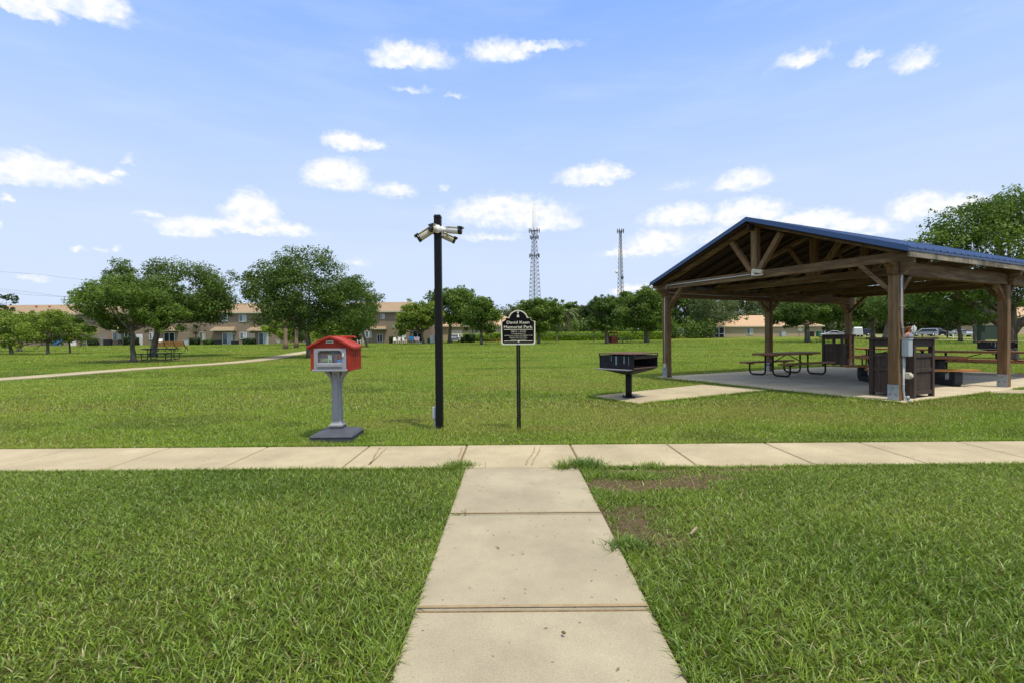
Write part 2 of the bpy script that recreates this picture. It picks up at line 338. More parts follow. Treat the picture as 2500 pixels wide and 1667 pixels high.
def vnoise(x, y, sc, seed=0):
    """smooth value noise on numpy arrays"""
    r = np.random.default_rng(seed+100); T = r.random((256, 256)); x = np.asarray(x)*sc+500; y = np.asarray(y)*sc+500
    xi = np.floor(x).astype(int); yi = np.floor(y).astype(int); fx = x-xi; fy = y-yi; fx = fx*fx*(3-2*fx); fy = fy*fy*(3-2*fy)
    g = lambda a, b: T[a % 256, b % 256]
    return (g(xi, yi)*(1-fx)+g(xi+1, yi)*fx)*(1-fy)+(g(xi, yi+1)*(1-fx)+g(xi+1, yi+1)*fx)*fy

# ------------------------------------------------------------------ setting: places
TH = R(26.4); C0 = Vector((8.10, 10.20, 0)); UX = Vector((math.cos(TH), math.sin(TH), 0)); VX = Vector((-math.sin(TH), math.cos(TH), 0))
def pav(u, v, z=0): return C0+UX*u+VX*v+Vector((0,0,z))
PX0, PX1 = -0.529, 0.727; SY0, SY1 = 5.245, 6.35
pad_poly = [G(1439,968.8), G(1716,939.7), G(1880,953.6), G(1559,987.6)]
slab_poly = [pav(-.32,-.32), pav(10.9,-.32), pav(10.9,6.95), pav(-.32,6.95)]
rp = [G(2400,962.5), G(2462,946), G(2560,949), G(2560,966)]
right_poly = [rp[0], rp[1], pav(6.0,-.32)+Vector((0,0,0)), G(2560,950), G(2560,966)]
right_poly = [pav(3.3,-.32), pav(4.6,-.32), pav(4.6,-.32)+Vector((4,-.45,0)), pav(3.3,-.32)+Vector((5.3,-1.15,0))]
# curving far path, centre line on the ground
cl = [G(-300,948), G(0,928), G(181,914), G(314,903.5), G(480,892.5), G(560,887), G(647,878), G(690,870), G(720,864.5), G(752,859), G(800,853)]

# ground sheet
def make_ground():
    ys = np.concatenate([np.linspace(-40,-4,8), np.linspace(-3,30,67), np.linspace(31,160,130), np.array([170,200,260,400,700,1200,2500,4500])])
    xs = np.concatenate([-np.array([4500,2500,1200,600,300,200,150])*1.0, np.linspace(-120,120,121), np.array([150,200,300,600,1200,2500,4500])*1.0])
    XX, YY = np.meshgrid(xs, ys); ZZ = terrain(YY)
    V = np.stack([XX.ravel(), YY.ravel(), ZZ.ravel()], 1); nx = len(xs); ny = len(ys)
    i = np.arange(nx-1); j = np.arange(ny-1); I, J = np.meshgrid(i, j); a = (J*nx+I).ravel(); q = np.stack([a, a+1, a+1+nx, a+nx], 1)
    m = bpy.data.materials.new('lawn_ground'); m.use_nodes = True; nt = m.node_tree; N = nt.nodes; L = nt.links; b = N['Principled BSDF']; b.inputs['Roughness'].default_value = .95; b.inputs['Specular IOR Level'].default_value = .1
    tc = N.new('ShaderNodeTexCoord'); obj = tc.outputs['Object']
    def nz(s, d=5, r=.6, sc=(1,1,1)):
        mp = N.new('ShaderNodeMapping'); mp.inputs['Scale'].default_value = sc; L.new(obj, mp.inputs[0])
        n = N.new('ShaderNodeTexNoise'); n.inputs['Scale'].default_value = s; n.inputs['Detail'].default_value = d; n.inputs['Roughness'].default_value = r; L.new(mp.outputs[0], n.inputs['Vector']); return n.outputs[0]
    def mrange(x, a0, a1, b0=0., b1=1., sm=False):
        n = N.new('ShaderNodeMapRange'); n.inputs[1].default_value = a0; n.inputs[2].default_value = a1; n.inputs[3].default_value = b0; n.inputs[4].default_value = b1
        if sm: n.interpolation_type = 'SMOOTHSTEP'
        L.new(x, n.inputs[0]); return n.outputs[0]
    def mix(f, a, c):
        n = N.new('ShaderNodeMix'); n.data_type = 'RGBA'
        L.new(f, n.inputs[0]) if not isinstance(f, float) else setattr(n.inputs[0], 'default_value', f)
        for k, s_ in ((6, a), (7, c)):
            if isinstance(s_, tuple): n.inputs[k].default_value = (*s_, 1)
            else: L.new(s_, n.inputs[k])
        return n.outputs[2]
    fine = nz(9, 8, .75); med = nz(.8, 5, .6); big = nz(.09, 5, .6)
    c = mix(mrange(fine, .3, .7), (.065,.11,.010), (.155,.20,.022))
    c = mix(mrange(med, .35, .7), c, (.15,.18,.022))
    c = mix(mrange(big, .42, .62, 0, .6), c, (.17,.175,.04))
    # thatch close by under the real blades
    sp = N.new('ShaderNodeSeparateXYZ'); L.new(obj, sp.inputs[0])
    near = mrange(sp.outputs[1], 9, 22, 0, 1, True)
    th = mix(mrange(fine, .35, .65), (.05,.055,.018), (.11,.11,.035))
    c = mix(near, th, c)
    # worn soil patches
    def soil(pt, rx, ry, amt, c_in, col=(.12,.075,.045)):
        mp = N.new('ShaderNodeMapping'); mp.vector_type = 'POINT'; mp.inputs['Location'].default_value = (-pt.x/rx, -pt.y/ry, 0); mp.inputs['Scale'].default_value = (1/rx, 1/ry, 0); L.new(obj, mp.inputs[0])
        ln = N.new('ShaderNodeVectorMath'); ln.operation = 'LENGTH'; L.new(mp.outputs[0], ln.inputs[0])
        ad = N.new('ShaderNodeMath'); ad.operation = 'ADD'; L.new(ln.outputs['Value'], ad.inputs[0]); L.new(mrange(nz(3.5, 6, .7), 0, 1, -.6, .6), ad.inputs[1])
        return mix(mrange(ad.outputs[0], .7, 1.15, amt, 0, True), c_in, col)
    for (px, py, rx, ry, amt, col) in SOIL: c = soil(G(px, py), rx, ry, amt, c, col)
    L.new(c, b.inputs['Base Color'])
    bp = N.new('ShaderNodeBump'); bp.inputs['Strength'].default_value = .9; bp.inputs['Distance'].default_value = .06; L.new(fine, bp.inputs['Height']); L.new(bp.outputs[0], b.inputs['Normal'])
    o = np_mesh('ground', V, [q], m); tag(o, kind='structure'); return o
brown = (.13,.088,.055)
SOIL = [(1560,1185,.70,.24,.90,brown),(1510,1270,.42,.40,.86,brown),(1600,1320,.45,.16,.6,brown),(1720,1165,.35,.18,.72,brown),(1830,1145,.5,.1,.65,brown),(1560,1150,.5,.08,.8,brown),
        (380,878,4.6,2.6,.75,(.12,.085,.05)),(330,884,3.2,1.5,.7,(.11,.09,.05)),(1480,839,3,1.5,.6,(.13,.10,.06)),(1580,837,4,1.5,.5,(.13,.10,.06)),(1215,915,1.0,.25,.85,(.10,.075,.03)),
        (2470,880,2.5,2.0,.5,(.12,.09,.05)),(760,874,1.6,1.2,.4,(.12,.09,.05))]
make_ground()

def sheet(name, polys, m, z0=0.0, th=.035, drape=False):
    """flat raised slab(s) from ground polygons"""
    mb = MB()
    for poly in polys:
        n = len(poly); top = [(p.x, p.y, (tz(p.y) if drape else 0)+z0+th) for p in poly]; bot = [(x, y, z-th-.1) for x, y, z in top]
        mb.add(top+bot, [tuple(range(n))]+[tuple([i, i+n, (i+1) % n+n, (i+1) % n]) for i in range(n)])
    return tag(mb.build(name, m), kind='structure')
V3 = lambda x, y: Vector((x, y, 0))
def slab_mb(mb, x0, x1, y0, y1, z, g=.009, edge=.014):
    """one cast slab with rounded (tooled) edges"""
    a, b, c, d = x0+g, x1-g, y0+g, y1-g
    pts = []
    for (ins, zz) in ((0, -.12), (0, z-edge), (edge*.4, z-edge*.3), (edge, z)):
        pts += [(a+ins, c+ins, zz), (b-ins, c+ins, zz), (b-ins, d-ins, zz), (a+ins, d-ins, zz)]
    fs = []
    for l in range(3):
        for k in range(4): fs.append((l*4+k, l*4+(k+1) % 4, (l+1)*4+(k+1) % 4, (l+1)*4+k))
    fs.append((12, 13, 14, 15)); mb.add(pts, fs)
pw = MB()
yj = [SY0, 3.877, 2.517, 1.157, -.2, -1.6, -3.0]
for i in range(6): slab_mb(pw, PX0+random.uniform(-.005,.005), PX1+random.uniform(-.005,.005), yj[i+1], yj[i], .016+random.uniform(-.002,.002))
tag(pw.build('entry_path', M['walk2']), kind='structure')
sw = MB()
xj = [.989*q for q in [-5.86-1.31*k for k in range(14, 0, -1)]+[-5.86,-4.56,-3.26,-1.91,-.61,.76,2.04,3.35,4.6,5.9]+[5.9+1.3*k for k in range(1, 14)]]
for a, b in zip(xj[:-1], xj[1:]): slab_mb(sw, a, b, SY0+.004, SY1, .018+random.uniform(-.002,.002))
tag(sw.build('sidewalk', M['walk']), kind='structure')
jm = MB(); jm.add([(PX0+.01,-3,.004),(PX1-.01,-3,.004),(PX1-.01,SY0,.004),(PX0+.01,SY0,.004)], [(0,1,2,3)]); jm.add([(-24,SY0+.01,.004),(22,SY0+.01,.004),(22,SY1-.01,.004),(-24,SY1-.01,.004)], [(0,1,2,3)])
tag(jm.build('joint_sand', M['joint']), kind='structure')
tag(MB().add([(a.x,a.y,.025) for a in pad_poly]+[(a.x,a.y,-.1) for a in pad_poly], [(0,1,2,3),(0,4,5,1),(1,5,6,2),(2,6,7,3),(3,7,4,0)]).build('grill_pad', M['walk']), kind='structure')
sl = sheet('pavilion_slab', [slab_poly], M['slab'], th=.03)
sheet('side_path', [right_poly], M['walk'], th=.022)
# curving path
def path_poly(cl, w):
    L_, R_ = [], []
    for i, p in enumerate(cl):
        d = (cl[min(i+1, len(cl)-1)]-cl[max(i-1, 0)]); d.z = 0; d.normalize(); n = Vector((-d.y, d.x, 0)); L_.append(p+n*w/2); R_.append(p-n*w/2)
    return L_, R_
def spline(pts, k=6):
    out = []
    for i in range(len(pts)-1):
        p0, p1, p2, p3 = pts[max(i-1,0)], pts[i], pts[i+1], pts[min(i+2,len(pts)-1)]
        for j in range(k):
            t = j/k; out.append(.5*((2*p1)+(p2-p0)*t+(2*p0-5*p1+4*p2-p3)*t*t+(3*p1-p0-3*p2+p3)*t**3))
    return out+[pts[-1]]
cls = spline(cl); Lp, Rp = path_poly(cls, 1.35)
mb = MB()
for i in range(len(cls)-1): 
    q = [Lp[i], Rp[i], Rp[i+1], Lp[i+1]]; top = [(p.x, p.y, tz(p.y)+.05) for p in q]; bot = [(x, y, z-.15) for x, y, z in top]
    mb.add(top+bot, [(0,1,2,3),(0,4,7,3),(1,5,6,2)])
tag(mb.build('curved_path', M['walk']), kind='structure')
# drives and road at the far right
def strip(name, px, w, m, zz=.06):
    c = spline([G(*p) for p in px], 4); a, b = path_poly(c, w); mb = MB()
    for i in range(len(c)-1):
        q = [a[i], b[i], b[i+1], a[i+1]]; mb.add([(p.x, p.y, tz(p.y)+zz) for p in q], [(0,1,2,3)])
    tag(mb.build(name, m), kind='structure')
strip('far_sidewalk', [(2200,829.5),(2283,830),(2360,831.5),(2440,833),(2560,835)], 1.9, M['walk'])
strip('far_footpath', [(2050,826),(2110,825.5),(2150,823.5),(2230,820.5),(2290,821.5),(2340,824.5),(2390,826.5),(2500,828)], 1.6, M['walk'], .05)
strip('street', [(1950,820.5),(2060,820.2),(2200,819),(2350,817.6),(2600,815.5)], 8, mat('street_grey', (.30,.28,.25), .9, var=.1), .03)

# stains and crack lines on the sidewalk (real rust runs)
def stain(points, w, name='water_stain', z=.0225):
    mb = MB(); pts = [G(*p) for p in points]
    a, b = path_poly(spline(pts, 4), w)
    for i in range(len(a)-1): mb.add([(p.x+random.uniform(-.008,.008), p.y, z) for p in (a[i], b[i], b[i+1], a[i+1])], [(0,1,2,3)])
    tag(mb.build(name, M['stain']), kind='structure')
stain([(1306,1094),(1300,1110),(1288,1128),(1284,1139)], .012); stain([(1320,1094),(1312,1112),(1303,1128),(1298,1139)], .012)
stain([(928,1095),(915,1115),(905,1136)], .012); stain([(944,1095),(922,1118),(900,1137)], .014)
stain([(1128,1095),(1120,1120),(1118,1135)], .012)
for yy in (3.877, 2.517, 1.157):      # dirt worn along the joints of the path
    mb = MB(); X = np.linspace(PX0+.02, PX1-.02, 60); hv = .006+.026*vnoise(X, X*0+yy, 3, 5)
    for a, b, h0, h1 in zip(X[:-1], X[1:], hv[:-1], hv[1:]): mb.add([(a,yy+.016,.0200),(b,yy+.016,.0200),(b,yy+.016+h1,.0200),(a,yy+.016+h0,.0200)], [(0,1,2,3)])
    tag(mb.build('joint_stain', M['stain']), kind='structure')
# crumbs of soil, clippings and pebbles on the bare ground: nobody could count them
def crumbs():
    vs = []; n = 2600; q = []
    for i in range(n):
        px, py, rx, ry, a, _ = SOIL[rng.integers(0, 6)]; c = G(px, py); x, y = c.x+rng.normal()*rx*.6, c.y+rng.normal()*ry*.6
        if (PX0 < x < PX1) or y > SY0: continue
        r = .003+.006*rng.random()**2; k = len(vs); an = rng.random()*3; ca, sa = math.cos(an)*r*1.6, math.sin(an)*r*1.6
        vs += [(x-ca,y-sa,.002),(x+sa*.6,y-ca*.6,.002),(x+ca,y+sa,.002),(x-sa*.6,y+ca*.6,.002),(x,y,.004+r)]; q += [(k,k+1,k+4),(k+1,k+2,k+4),(k+2,k+3,k+4),(k+3,k,k+4)]
    tag(np_mesh('soil_crumbs', np.array(vs), [np.array(q)], mat('crumb', (.15,.11,.07), .95, var=.5, vscale=60)), 'crumbs of soil and clippings on the bare patch right of the path', 'soil crumbs', kind='stuff')
crumbs()

# ------------------------------------------------------------------ grass
def inside(poly, x, y):
    r = np.zeros(len(x), bool); n = len(poly)
    for i in range(n):
        x1, y1 = poly[i].x, poly[i].y; x2, y2 = poly[(i+1) % n].x, poly[(i+1) % n].y
        c = ((y1 > y) != (y2 > y)); xi = (x2-x1)*(y-y1)/((y2-y1) if y2 != y1 else 1e-9)+x1; r ^= c & (x < xi)
    return r
LIBC = (-2.51, 6.92)
def ok_mask(x, y, m=.0):
    k = ~((x > PX0+.0-m) & (x < PX1+m) & (y < SY1+m)); k &= ~((y > SY0-m) & (y < SY1+m))
    for p in (pad_poly, slab_poly, right_poly): k &= ~inside(p, x, y)
    k &= ~((np.abs(x-LIBC[0]) < .27) & (np.abs(y-LIBC[1]) < .29))
    cp = list(Lp)+list(Rp)[::-1]; k &= ~inside(cp, x, y)
    return k
soilP = [(G(px, py), rx, ry, a) for (px, py, rx, ry, a, _) in SOIL]
def soil_keep(x, y):
    s = np.zeros(len(x))
    nzv = vnoise(x, y, 4.5, 3)*.6+vnoise(x, y, 11, 4)*.4
    for p, rx, ry, a in soilP:
        d = np.sqrt(((x-p.x)/rx)**2+((y-p.y)/ry)**2)+(nzv-.5)*1.2
        s = np.maximum(s, a*np.clip((1.2-d)/.5, 0, 1))
    return rng.random(len(x)) > s*1.02
def blades(name, x, y, hgt, wid, lean, seg, base, label, spread=.35, far=False):
    n = len(x); ang = rng.random(n)*2*math.pi; la = rng.random(n)*2*math.pi
    h = hgt*(.55+.8*rng.random(n))*(.75+.5*vnoise(x, y, .9, 9)); w = wid*(.7+.6*rng.random(n)); le = lean*(.3+1.1*rng.random(n))*h
    wx, wy = np.cos(ang)*w/2, np.sin(ang)*w/2; lx, ly = np.cos(la)*le, np.sin(la)*le; z0 = terrain(y)
    hz = h*np.sqrt(np.clip(1-.35*(le/h)**2, .25, 1))
    ts = np.linspace(0, 1, seg+1); vs = []
    for i, t in enumerate(ts):
        cx = x+lx*t**1.7; cy = y+ly*t**1.7; cz = z0+hz*(t-.18*t*t*(le/h)); ww = (1-t**2.2)*1.0
        if i == seg: vs.append(np.stack([cx, cy, cz], 1))
        else: vs += [np.stack([cx-wx*ww, cy-wy*ww, cz], 1), np.stack([cx+wx*ww, cy+wy*ww, cz], 1)]
    k = len(vs); Vt = np.stack(vs, 1).reshape(-1, 3); b0 = np.arange(n)*k
    polys = []
    for i in range(seg-1): polys.append(np.stack([b0+2*i, b0+2*i+1, b0+2*i+3, b0+2*i+2], 1))
    polys.append(np.stack([b0+k-3, b0+k-2, b0+k-1], 1))
    # tone: patches and single blades
    p1 = vnoise(x, y, .35, 1)*.55+vnoise(x, y, 1.3, 2)*.45; r1 = rng.random(n)
    c = np.array(base[0])[None]*(1-p1[:, None])+np.array(base[1])[None]*p1[:, None]
    c = c*(1+spread*(r1[:, None]-.5)*2)
    if y.min() > 6:
        band = vnoise(x*.30, y*1.1, .55, 21)*.6+vnoise(x, y*1.6, 1.1, 22)*.4; kk = np.clip((band-.52)*3.2, 0, 1)[:, None]
        c = c*(1-.62*kk)+np.array([.30,.27,.055])*(.62*kk); dk = np.clip((.42-band)*2.5, 0, .32)[:, None]; c = c*(1-dk)
    sh_ = rng.random(n) < .16; c[sh_] = c[sh_]*.5+np.array([.25,.36,.13])*(.5+.5*rng.random((sh_.sum(), 1)))  # glossy highlights painted into the tone of some blades
    dry = rng.random(n) < base[3]*(.4+1.2*p1); c[dry] = np.array(base[2])*(.6+.7*rng.random((dry.sum(), 1)))
    tone = np.repeat(c, k, 0)
    o = np_mesh(name, Vt, polys, M['blade'], tone); tag(o, label, 'grass', kind='stuff'); return o
def scatter(y0, y1, dens, side=1.12, extra=1.2):
    A = []; N0 = 0
    xm = y1*side+extra; n = int(dens*(y1-y0)*2*xm); x = (rng.random(n)*2-1)*xm; y = y0+rng.random(n)*(y1-y0)
    k = np.abs(x) < y*side+extra; return x[k], y[k]
gA = ((.088,.160,.012),(.285,.370,.050),(.38,.35,.16),.08)
gB = ((.150,.265,.012),(.29,.38,.035),(.42,.38,.15),.10)
gC = ((.145,.255,.014),(.28,.36,.032),(.36,.33,.12),.07)
def grass_zone(name, y0, y1, dens, hgt, wid, lean, seg, base, label, spread=.35, m=0.0, soft=True):
    x, y = scatter(y0, y1, dens); k = ok_mask(x, y, m) & soil_keep(x, y)
    x, y = x[k], y[k]; return blades(name, x, y, hgt, wid, lean, seg, base, label, spread)
grass_zone('near_grass', 1.4, 5.25, 6800, .045, .0075, 1.0, 3, gA, 'dark green broad bladed lawn on both sides of the entry path', .52)
grass_zone('middle_grass', 6.34, 9.5, 3400, .045, .008, .8, 2, gB, 'yellow green mown lawn just behind the sidewalk')
grass_zone('park_grass', 9.5, 17, 900, .05, .014, .8, 2, gB, 'sunny mown park lawn around the pavilion and grill')
grass_zone('field_grass', 17, 30, 480, .045, .02, .8, 2, gC, 'open mown field stretching towards the houses')
grass_zone('far_field_grass', 30, 52, 150, .05, .038, .8, 2, gC, 'mown field in front of the shade trees')
grass_zone('distant_grass', 52, 92, 36, .07, .085, .8, 2, gC, 'distant strip of mown lawn before the houses and hedge')
# edge fringes and tall tufts
def fringe(x0, y0, x1, y1, n, h, out, name):
    t = rng.random(n); x = x0+(x1-x0)*t+rng.normal(0, .02, n)+out[0]; y = y0+(y1-y0)*t+rng.normal(0, .02, n)+out[1]
    k = soil_keep(x, y); blades(name, x[k], y[k], h, .008, 1.0, 3, gA if y0 < 5.5 else gB, 'ragged grass fringe along the path edge', .35)
fringe(PX0, 1.6, PX0, SY0, 2600, .05, (-.03, 0), 'grass_fringe'); fringe(PX1, 1.6, PX1, SY0, 2200, .05, (.03, 0), 'grass_fringe')
fringe(-7, SY0, PX0, SY0, 5200, .055, (0, -.025), 'grass_fringe'); fringe(PX1, SY0, 7, SY0, 4200, .05, (0, -.025), 'grass_fringe')
fringe(-8, SY1, 8, SY1, 9000, .06, (0, .03), 'grass_fringe')
for (a, b, o_) in ((pav(-.32,-.32), pav(11,-.32), -VX), (pav(-.32,-.32), pav(-.32,6.95), -UX), (pad_poly[3], pad_poly[2], -VX), (pad_poly[0], pad_poly[3], -UX), (pad_poly[0], pad_poly[1], VX)):
    n = int((b-a).length*420); t = rng.random(n); x = a.x+(b.x-a.x)*t+o_.x*.04+rng.normal(0, .015, n); y = a.y+(b.y-a.y)*t+o_.y*.04+rng.normal(0, .015, n)
    k = ok_mask(x, y); blades('grass_fringe', x[k], y[k], .075, .011, .8, 3, gB, 'ragged grass fringe along the slab edge', .35)
def tuft(px, py, n, rad, h, label, base=gA, ry=None):
    p = G(px, py); x = p.x+rng.normal(0, rad, n); y = p.y+rng.normal(0, ry or rad*.6, n)
    o = blades('grass_tuft', x, y, h, .007, 1.0, 3, base, label, .35)
    if n > 210 and base is not gB: del o['kind']; tag(o, label, 'grass tuft')
tuft(1428,1140,700,.10,.10,'long dark grass tuft at the right corner where path meets sidewalk', ((.06,.13,.012),(.15,.24,.03),(.3,.3,.1),.05))
tuft(1375,1146,160,.05,.12,'thin sprawling grass tuft creeping over the path corner')
tuft(1535,1338,340,.07,.085,'bushy grass tuft at the right path edge below the bare soil', ((.06,.13,.012),(.15,.24,.03),(.3,.3,.1),.05))
tuft(1118,1142,420,.09,.10,'grass tuft at the left corner where path meets sidewalk')
tuft(1590,1140,200,.07,.07,'small grass tuft on bare soil beside the sidewalk')
tuft(1548,1168,180,.05,.06,'small isolated grass tuft on the brown soil')
tuft(1128,1256,60,.04,.035,'tiny weed in the path joint'); 
tuft(1265,1052,260,.10,.09,'longer grass around the memorial sign post', gB); tuft(1072,1056,260,.10,.09,'longer grass around the camera pole foot', gB)
tuft(770,1084,160,.12,.07,'grass blades against the library base', gB)
# stick
g_ = G(1695,1300); MB().tube([g_+Vector((-.05,-.06,.015)), g_+Vector((0,0,.022)), g_+Vector((.035,.05,.02))], [.009,.011,.010], 7).build('stick', M['twig'])
tag(bpy.data.objects['stick'], 'short grey brown stick lying in the right hand grass', 'stick')
g_ = G(1376,1560); mbx = MB(); mbx.box(g_+Vector((0,0,.034)), (.014,.018,.006), Matrix.Rotation(.5,3,'Z')); tag(mbx.build('dead_leaf', M['joint']), 'small brown dead leaf on the nearest path slab', 'leaf')

# ------------------------------------------------------------------ trees
GREENS = {'oak': ((.028,.066,.010),(.120,.190,.028)), 'mid': ((.036,.085,.010),(.155,.240,.030)), 'light': ((.085,.15,.016),(.24,.32,.04)),
          'grey': ((.055,.09,.03),(.16,.205,.075)), 'pine': ((.035,.065,.016),(.12,.165,.04)), 'hedge': ((.09,.18,.008),(.36,.48,.025)), 'dark': ((.016,.04,.008),(.06,.105,.018)), 'lime': ((.12,.22,.02),(.29,.38,.04))}
def leaf_cloud(blobs, n, L, pal, aspect=.55, flat=0.0):
    """blobs: (centre xyz, radius xyz) ; returns verts, quads, tone"""
    C = np.array([b[0] for b in blobs]); Rr = np.array([b[1] for b in blobs]); w = (Rr[:, 0]*Rr[:, 2])**1.0; w = w/w.sum()
    idx = rng.choice(len(blobs), n, p=w); d = rng.normal(size=(n, 3)); d /= np.linalg.norm(d, axis=1)[:, None]
    r = rng.random(n)**(1/2.6); r = r*(1+.12*rng.normal(size=n)); pos = C[idx]+d*Rr[idx]*r[:, None]
    nrm = d*1.1+rng.normal(size=(n, 3))*.6+np.array([0, 0, .35]); nrm /= np.linalg.norm(nrm, axis=1)[:, None]
    t = rng.normal(size=(n, 3)); t -= nrm*(t*nrm).sum(1)[:, None]; t /= np.linalg.norm(t, axis=1)[:, None]; s = np.cross(nrm, t)
    l = L*(.55+.9*rng.random(n))[:, None]; bend = nrm*l*.12
    v = np.stack([pos-t*l/2, pos+s*l*aspect/2+bend, pos+t*l/2, pos-s*l*aspect/2+bend], 1).reshape(-1, 3)
    a = np.arange(n)*4; q = np.stack([a, a+1, a+2, a+3], 1)
    bt = rng.random(len(blobs)); k = (bt[idx]*.6+rng.random(n)*.4)[:, None]; lo, hi = (np.array(p) for p in pal)
    c = lo*(1-k)+hi*k; c *= (.85+.3*rng.random((n, 1)))
    return v, q, np.repeat(c, 4, 0)
def make_tree(name, label, base, crowns, pal='oak', tw=.25, nb=None, dens=4.0, Lpx=2.0, seed=1, lean=(0,0), bark='bark', trunk_top=None, group='trees', cat='tree', minL=.11, blobr=.30, thin=1.0, loc_extra=None, forks=None):
    """base: px; crowns: px ellipses at the tree's own distance; makes world-space trunk, limbs and crown"""
    global rng
    rng = np.random.default_rng(seed*17+3); rd = random.Random(seed)
    b = base if isinstance(base, Vector) else G(*base); Y = b.y; s = Y/F
    root = thing(name, label, cat, b, 0, group)
    ells = []
    for (cx, cy, rx, ry) in crowns:
        c = P(cx, cy, Y)-b; ells.append((c, rx*s, ry*s))
    blobs = []
    for (c, rx, rz) in ells:
        ryy = rx*.9; k = int((nb or max(10, int(26*min(1.5, rx/3.5))))*1.35)
        for _ in range(k):
            d = Vector((rd.gauss(0,1), rd.gauss(0,1), rd.gauss(0,1))).normalized()*rd.uniform(.35,1)**.5
            rr = blobr*rd.uniform(.6,1.15)*min(rx, rz*1.3)
            cc = (c.x+d.x*(rx-rr*.75), c.y+d.y*(ryy-rr*.75), c.z+d.z*(rz-rr*.6))
            blobs.append((cc, (rr*1.25, rr*1.25, rr*.85)))
        for _ in range(int(k*.4)):
            d = Vector((rd.gauss(0,1), rd.gauss(0,.8), rd.gauss(.25,1))).normalized(); rr = blobr*rd.uniform(.28,.5)*min(rx, rz*1.3)
            q_ = rd.uniform(.88,1.03); blobs.append(((c.x+d.x*rx*q_, c.y+d.y*ryy*q_, c.z+d.z*rz*q_), (rr*1.1, rr*1.1, rr*.8)))
    Lf = max(minL, Lpx*Y/483.0); area = sum(math.pi*rx*rz for _, rx, rz in ells)
    n = int(min(42000, dens*area/(Lf*Lf*.3)*thin)); 
    v, q, c = leaf_cloud(blobs, n, Lf, GREENS[pal]); np_mesh('crown', v, [q], M['leaf'], c, root)
    # trunk with flare, then limbs into the clumps
    c0 = ells[0][0]; zt = trunk_top if trunk_top else min(e[0].z-e[2] for e in ells)+ells[0][2]*.35; zt = max(zt, .5)
    top = Vector((c0.x*.35+lean[0], c0.y*.35+lean[1], zt)); mb = MB(); pts = []; rad = []
    for i in range(8):
        t = i/7; pts.append(Vector((top.x*t**1.3+rd.gauss(0,.03)*tw*4*t, top.y*t**1.3+rd.gauss(0,.03)*tw*4*t, -.1+(zt+.1)*t))); rad.append(tw/2*(1+.55*math.exp(-t*11))*(1-.3*t))
    mb.tube(pts, rad, 10)
    pick = rd.sample(range(len(blobs)), min(len(blobs), 12))
    for k in pick:
        e = Vector(blobs[k][0]); st = pts[-1] if rd.random() < .6 else pts[-2]; mid = st.lerp(e, .5)+Vector((0,0,-.06*(e-st).length)); r0 = tw*.5*rd.uniform(.35,.6)
        q1 = st.lerp(mid, .5)+Vector((rd.gauss(0,.05),rd.gauss(0,.05),rd.gauss(0,.05)))*tw*4
        mb.tube([st, q1, mid, mid.lerp(e,.6)+Vector((rd.gauss(0,.1),rd.gauss(0,.1),.05)), e], [r0, r0*.8, r0*.55, r0*.35, r0*.12], 6)
        for _ in range(3):
            e2 = Vector(blobs[rd.randrange(len(blobs))][0])
            if (e2-mid).length < (e-st).length*.9: mb.tube([mid, mid.lerp(e2,.5)+Vector((0,0,.05)), e2], [r0*.4, r0*.25, r0*.06], 5)
    if forks:
        for f in forks: mb.tube([Vector(p) for p in f[0]], f[1], 8)
    mb.build('trunk', M[bark], root, fix=False)
    return root
T = make_tree
gp = 'park trees'
T('shade_tree','bright green shade tree, small front trunk left of the green picnic table',(326,884),[(300,742,122,68),(395,778,66,42),(228,725,50,44),(262,790,66,28)],'mid',.30,seed=1,group=gp,dens=5,lean=(.15,0))
T('shade_tree','tall leaning shade tree behind the wooden slatted bench, widest crown on the left',(374,871),[(455,708,125,80),(340,672,88,44),(505,748,75,55),(390,750,90,60)],'oak',.50,seed=2,group=gp,dens=5,lean=(-.45,0))
T('shade_tree','large dense oak beside the curved path, tallest tree left of the camera pole',(755,873),[(735,715,130,95),(745,650,85,54),(850,745,82,72),(645,700,55,62),(700,785,95,36),(820,795,75,32),(612,700,28,44)],'oak',.36,seed=3,group=gp,dens=8,nb=36)
T('shade_tree','round oak behind the red library with thin leaning trunk',(897,847.6),[(862,735,62,66),(880,775,50,40)],'oak',.30,seed=4,group=gp,dens=4.2,lean=(-.5,0))
T('small_tree','low light green tree against the townhouse right of the library',(938,836),[(932,795,27,36),(930,772,16,20)],'light',.3,seed=5,group=gp)
T('round_tree','light green round tree just left of the camera pole',(1034.8,839.5),[(1012,775,46,42),(1042,768,38,42),(985,800,26,24)],'light',.45,seed=6,group=gp,dens=6.5)
T('shade_tree','tall tree just right of the camera pole with white car behind its trunk',(1098,837.4),[(1100,752,66,50),(1125,725,45,28),(1062,735,28,30)],'mid',.65,seed=7,group=gp,dens=6.5)
T('round_tree','round tree with pale trunk just left of the memorial sign',(1175.6,841.5),[(1172,775,56,48),(1175,750,40,28)],'mid',.42,seed=8,group=gp,dens=6.5)
T('round_tree','round tree directly right of the memorial sign',(1315.5,838.8),[(1315,775,58,46),(1300,752,40,26),(1345,760,40,34)],'mid',.5,seed=9,group=gp,dens=6.5)
T('round_tree','round tree with forked pale trunk beside the red bin',(1481.5,838.8),[(1475,770,48,44),(1472,745,34,26)],'oak',.5,seed=10,group=gp,dens=6.5)
T('shade_tree','broad dark trunked oak in front of the hedge left of the pavilion',(1578.8,836.7),[(1575,762,68,54),(1580,730,50,34),(1530,775,36,36)],'mid',.75,seed=11,group=gp,dens=6.5)
T('shade_tree','thin grey green tree by the screened porch seen under the pavilion roof',(1740,824.5),[(1752,762,74,42),(1720,740,50,34)],'grey',.9,seed=12,group=gp,dens=2.4)
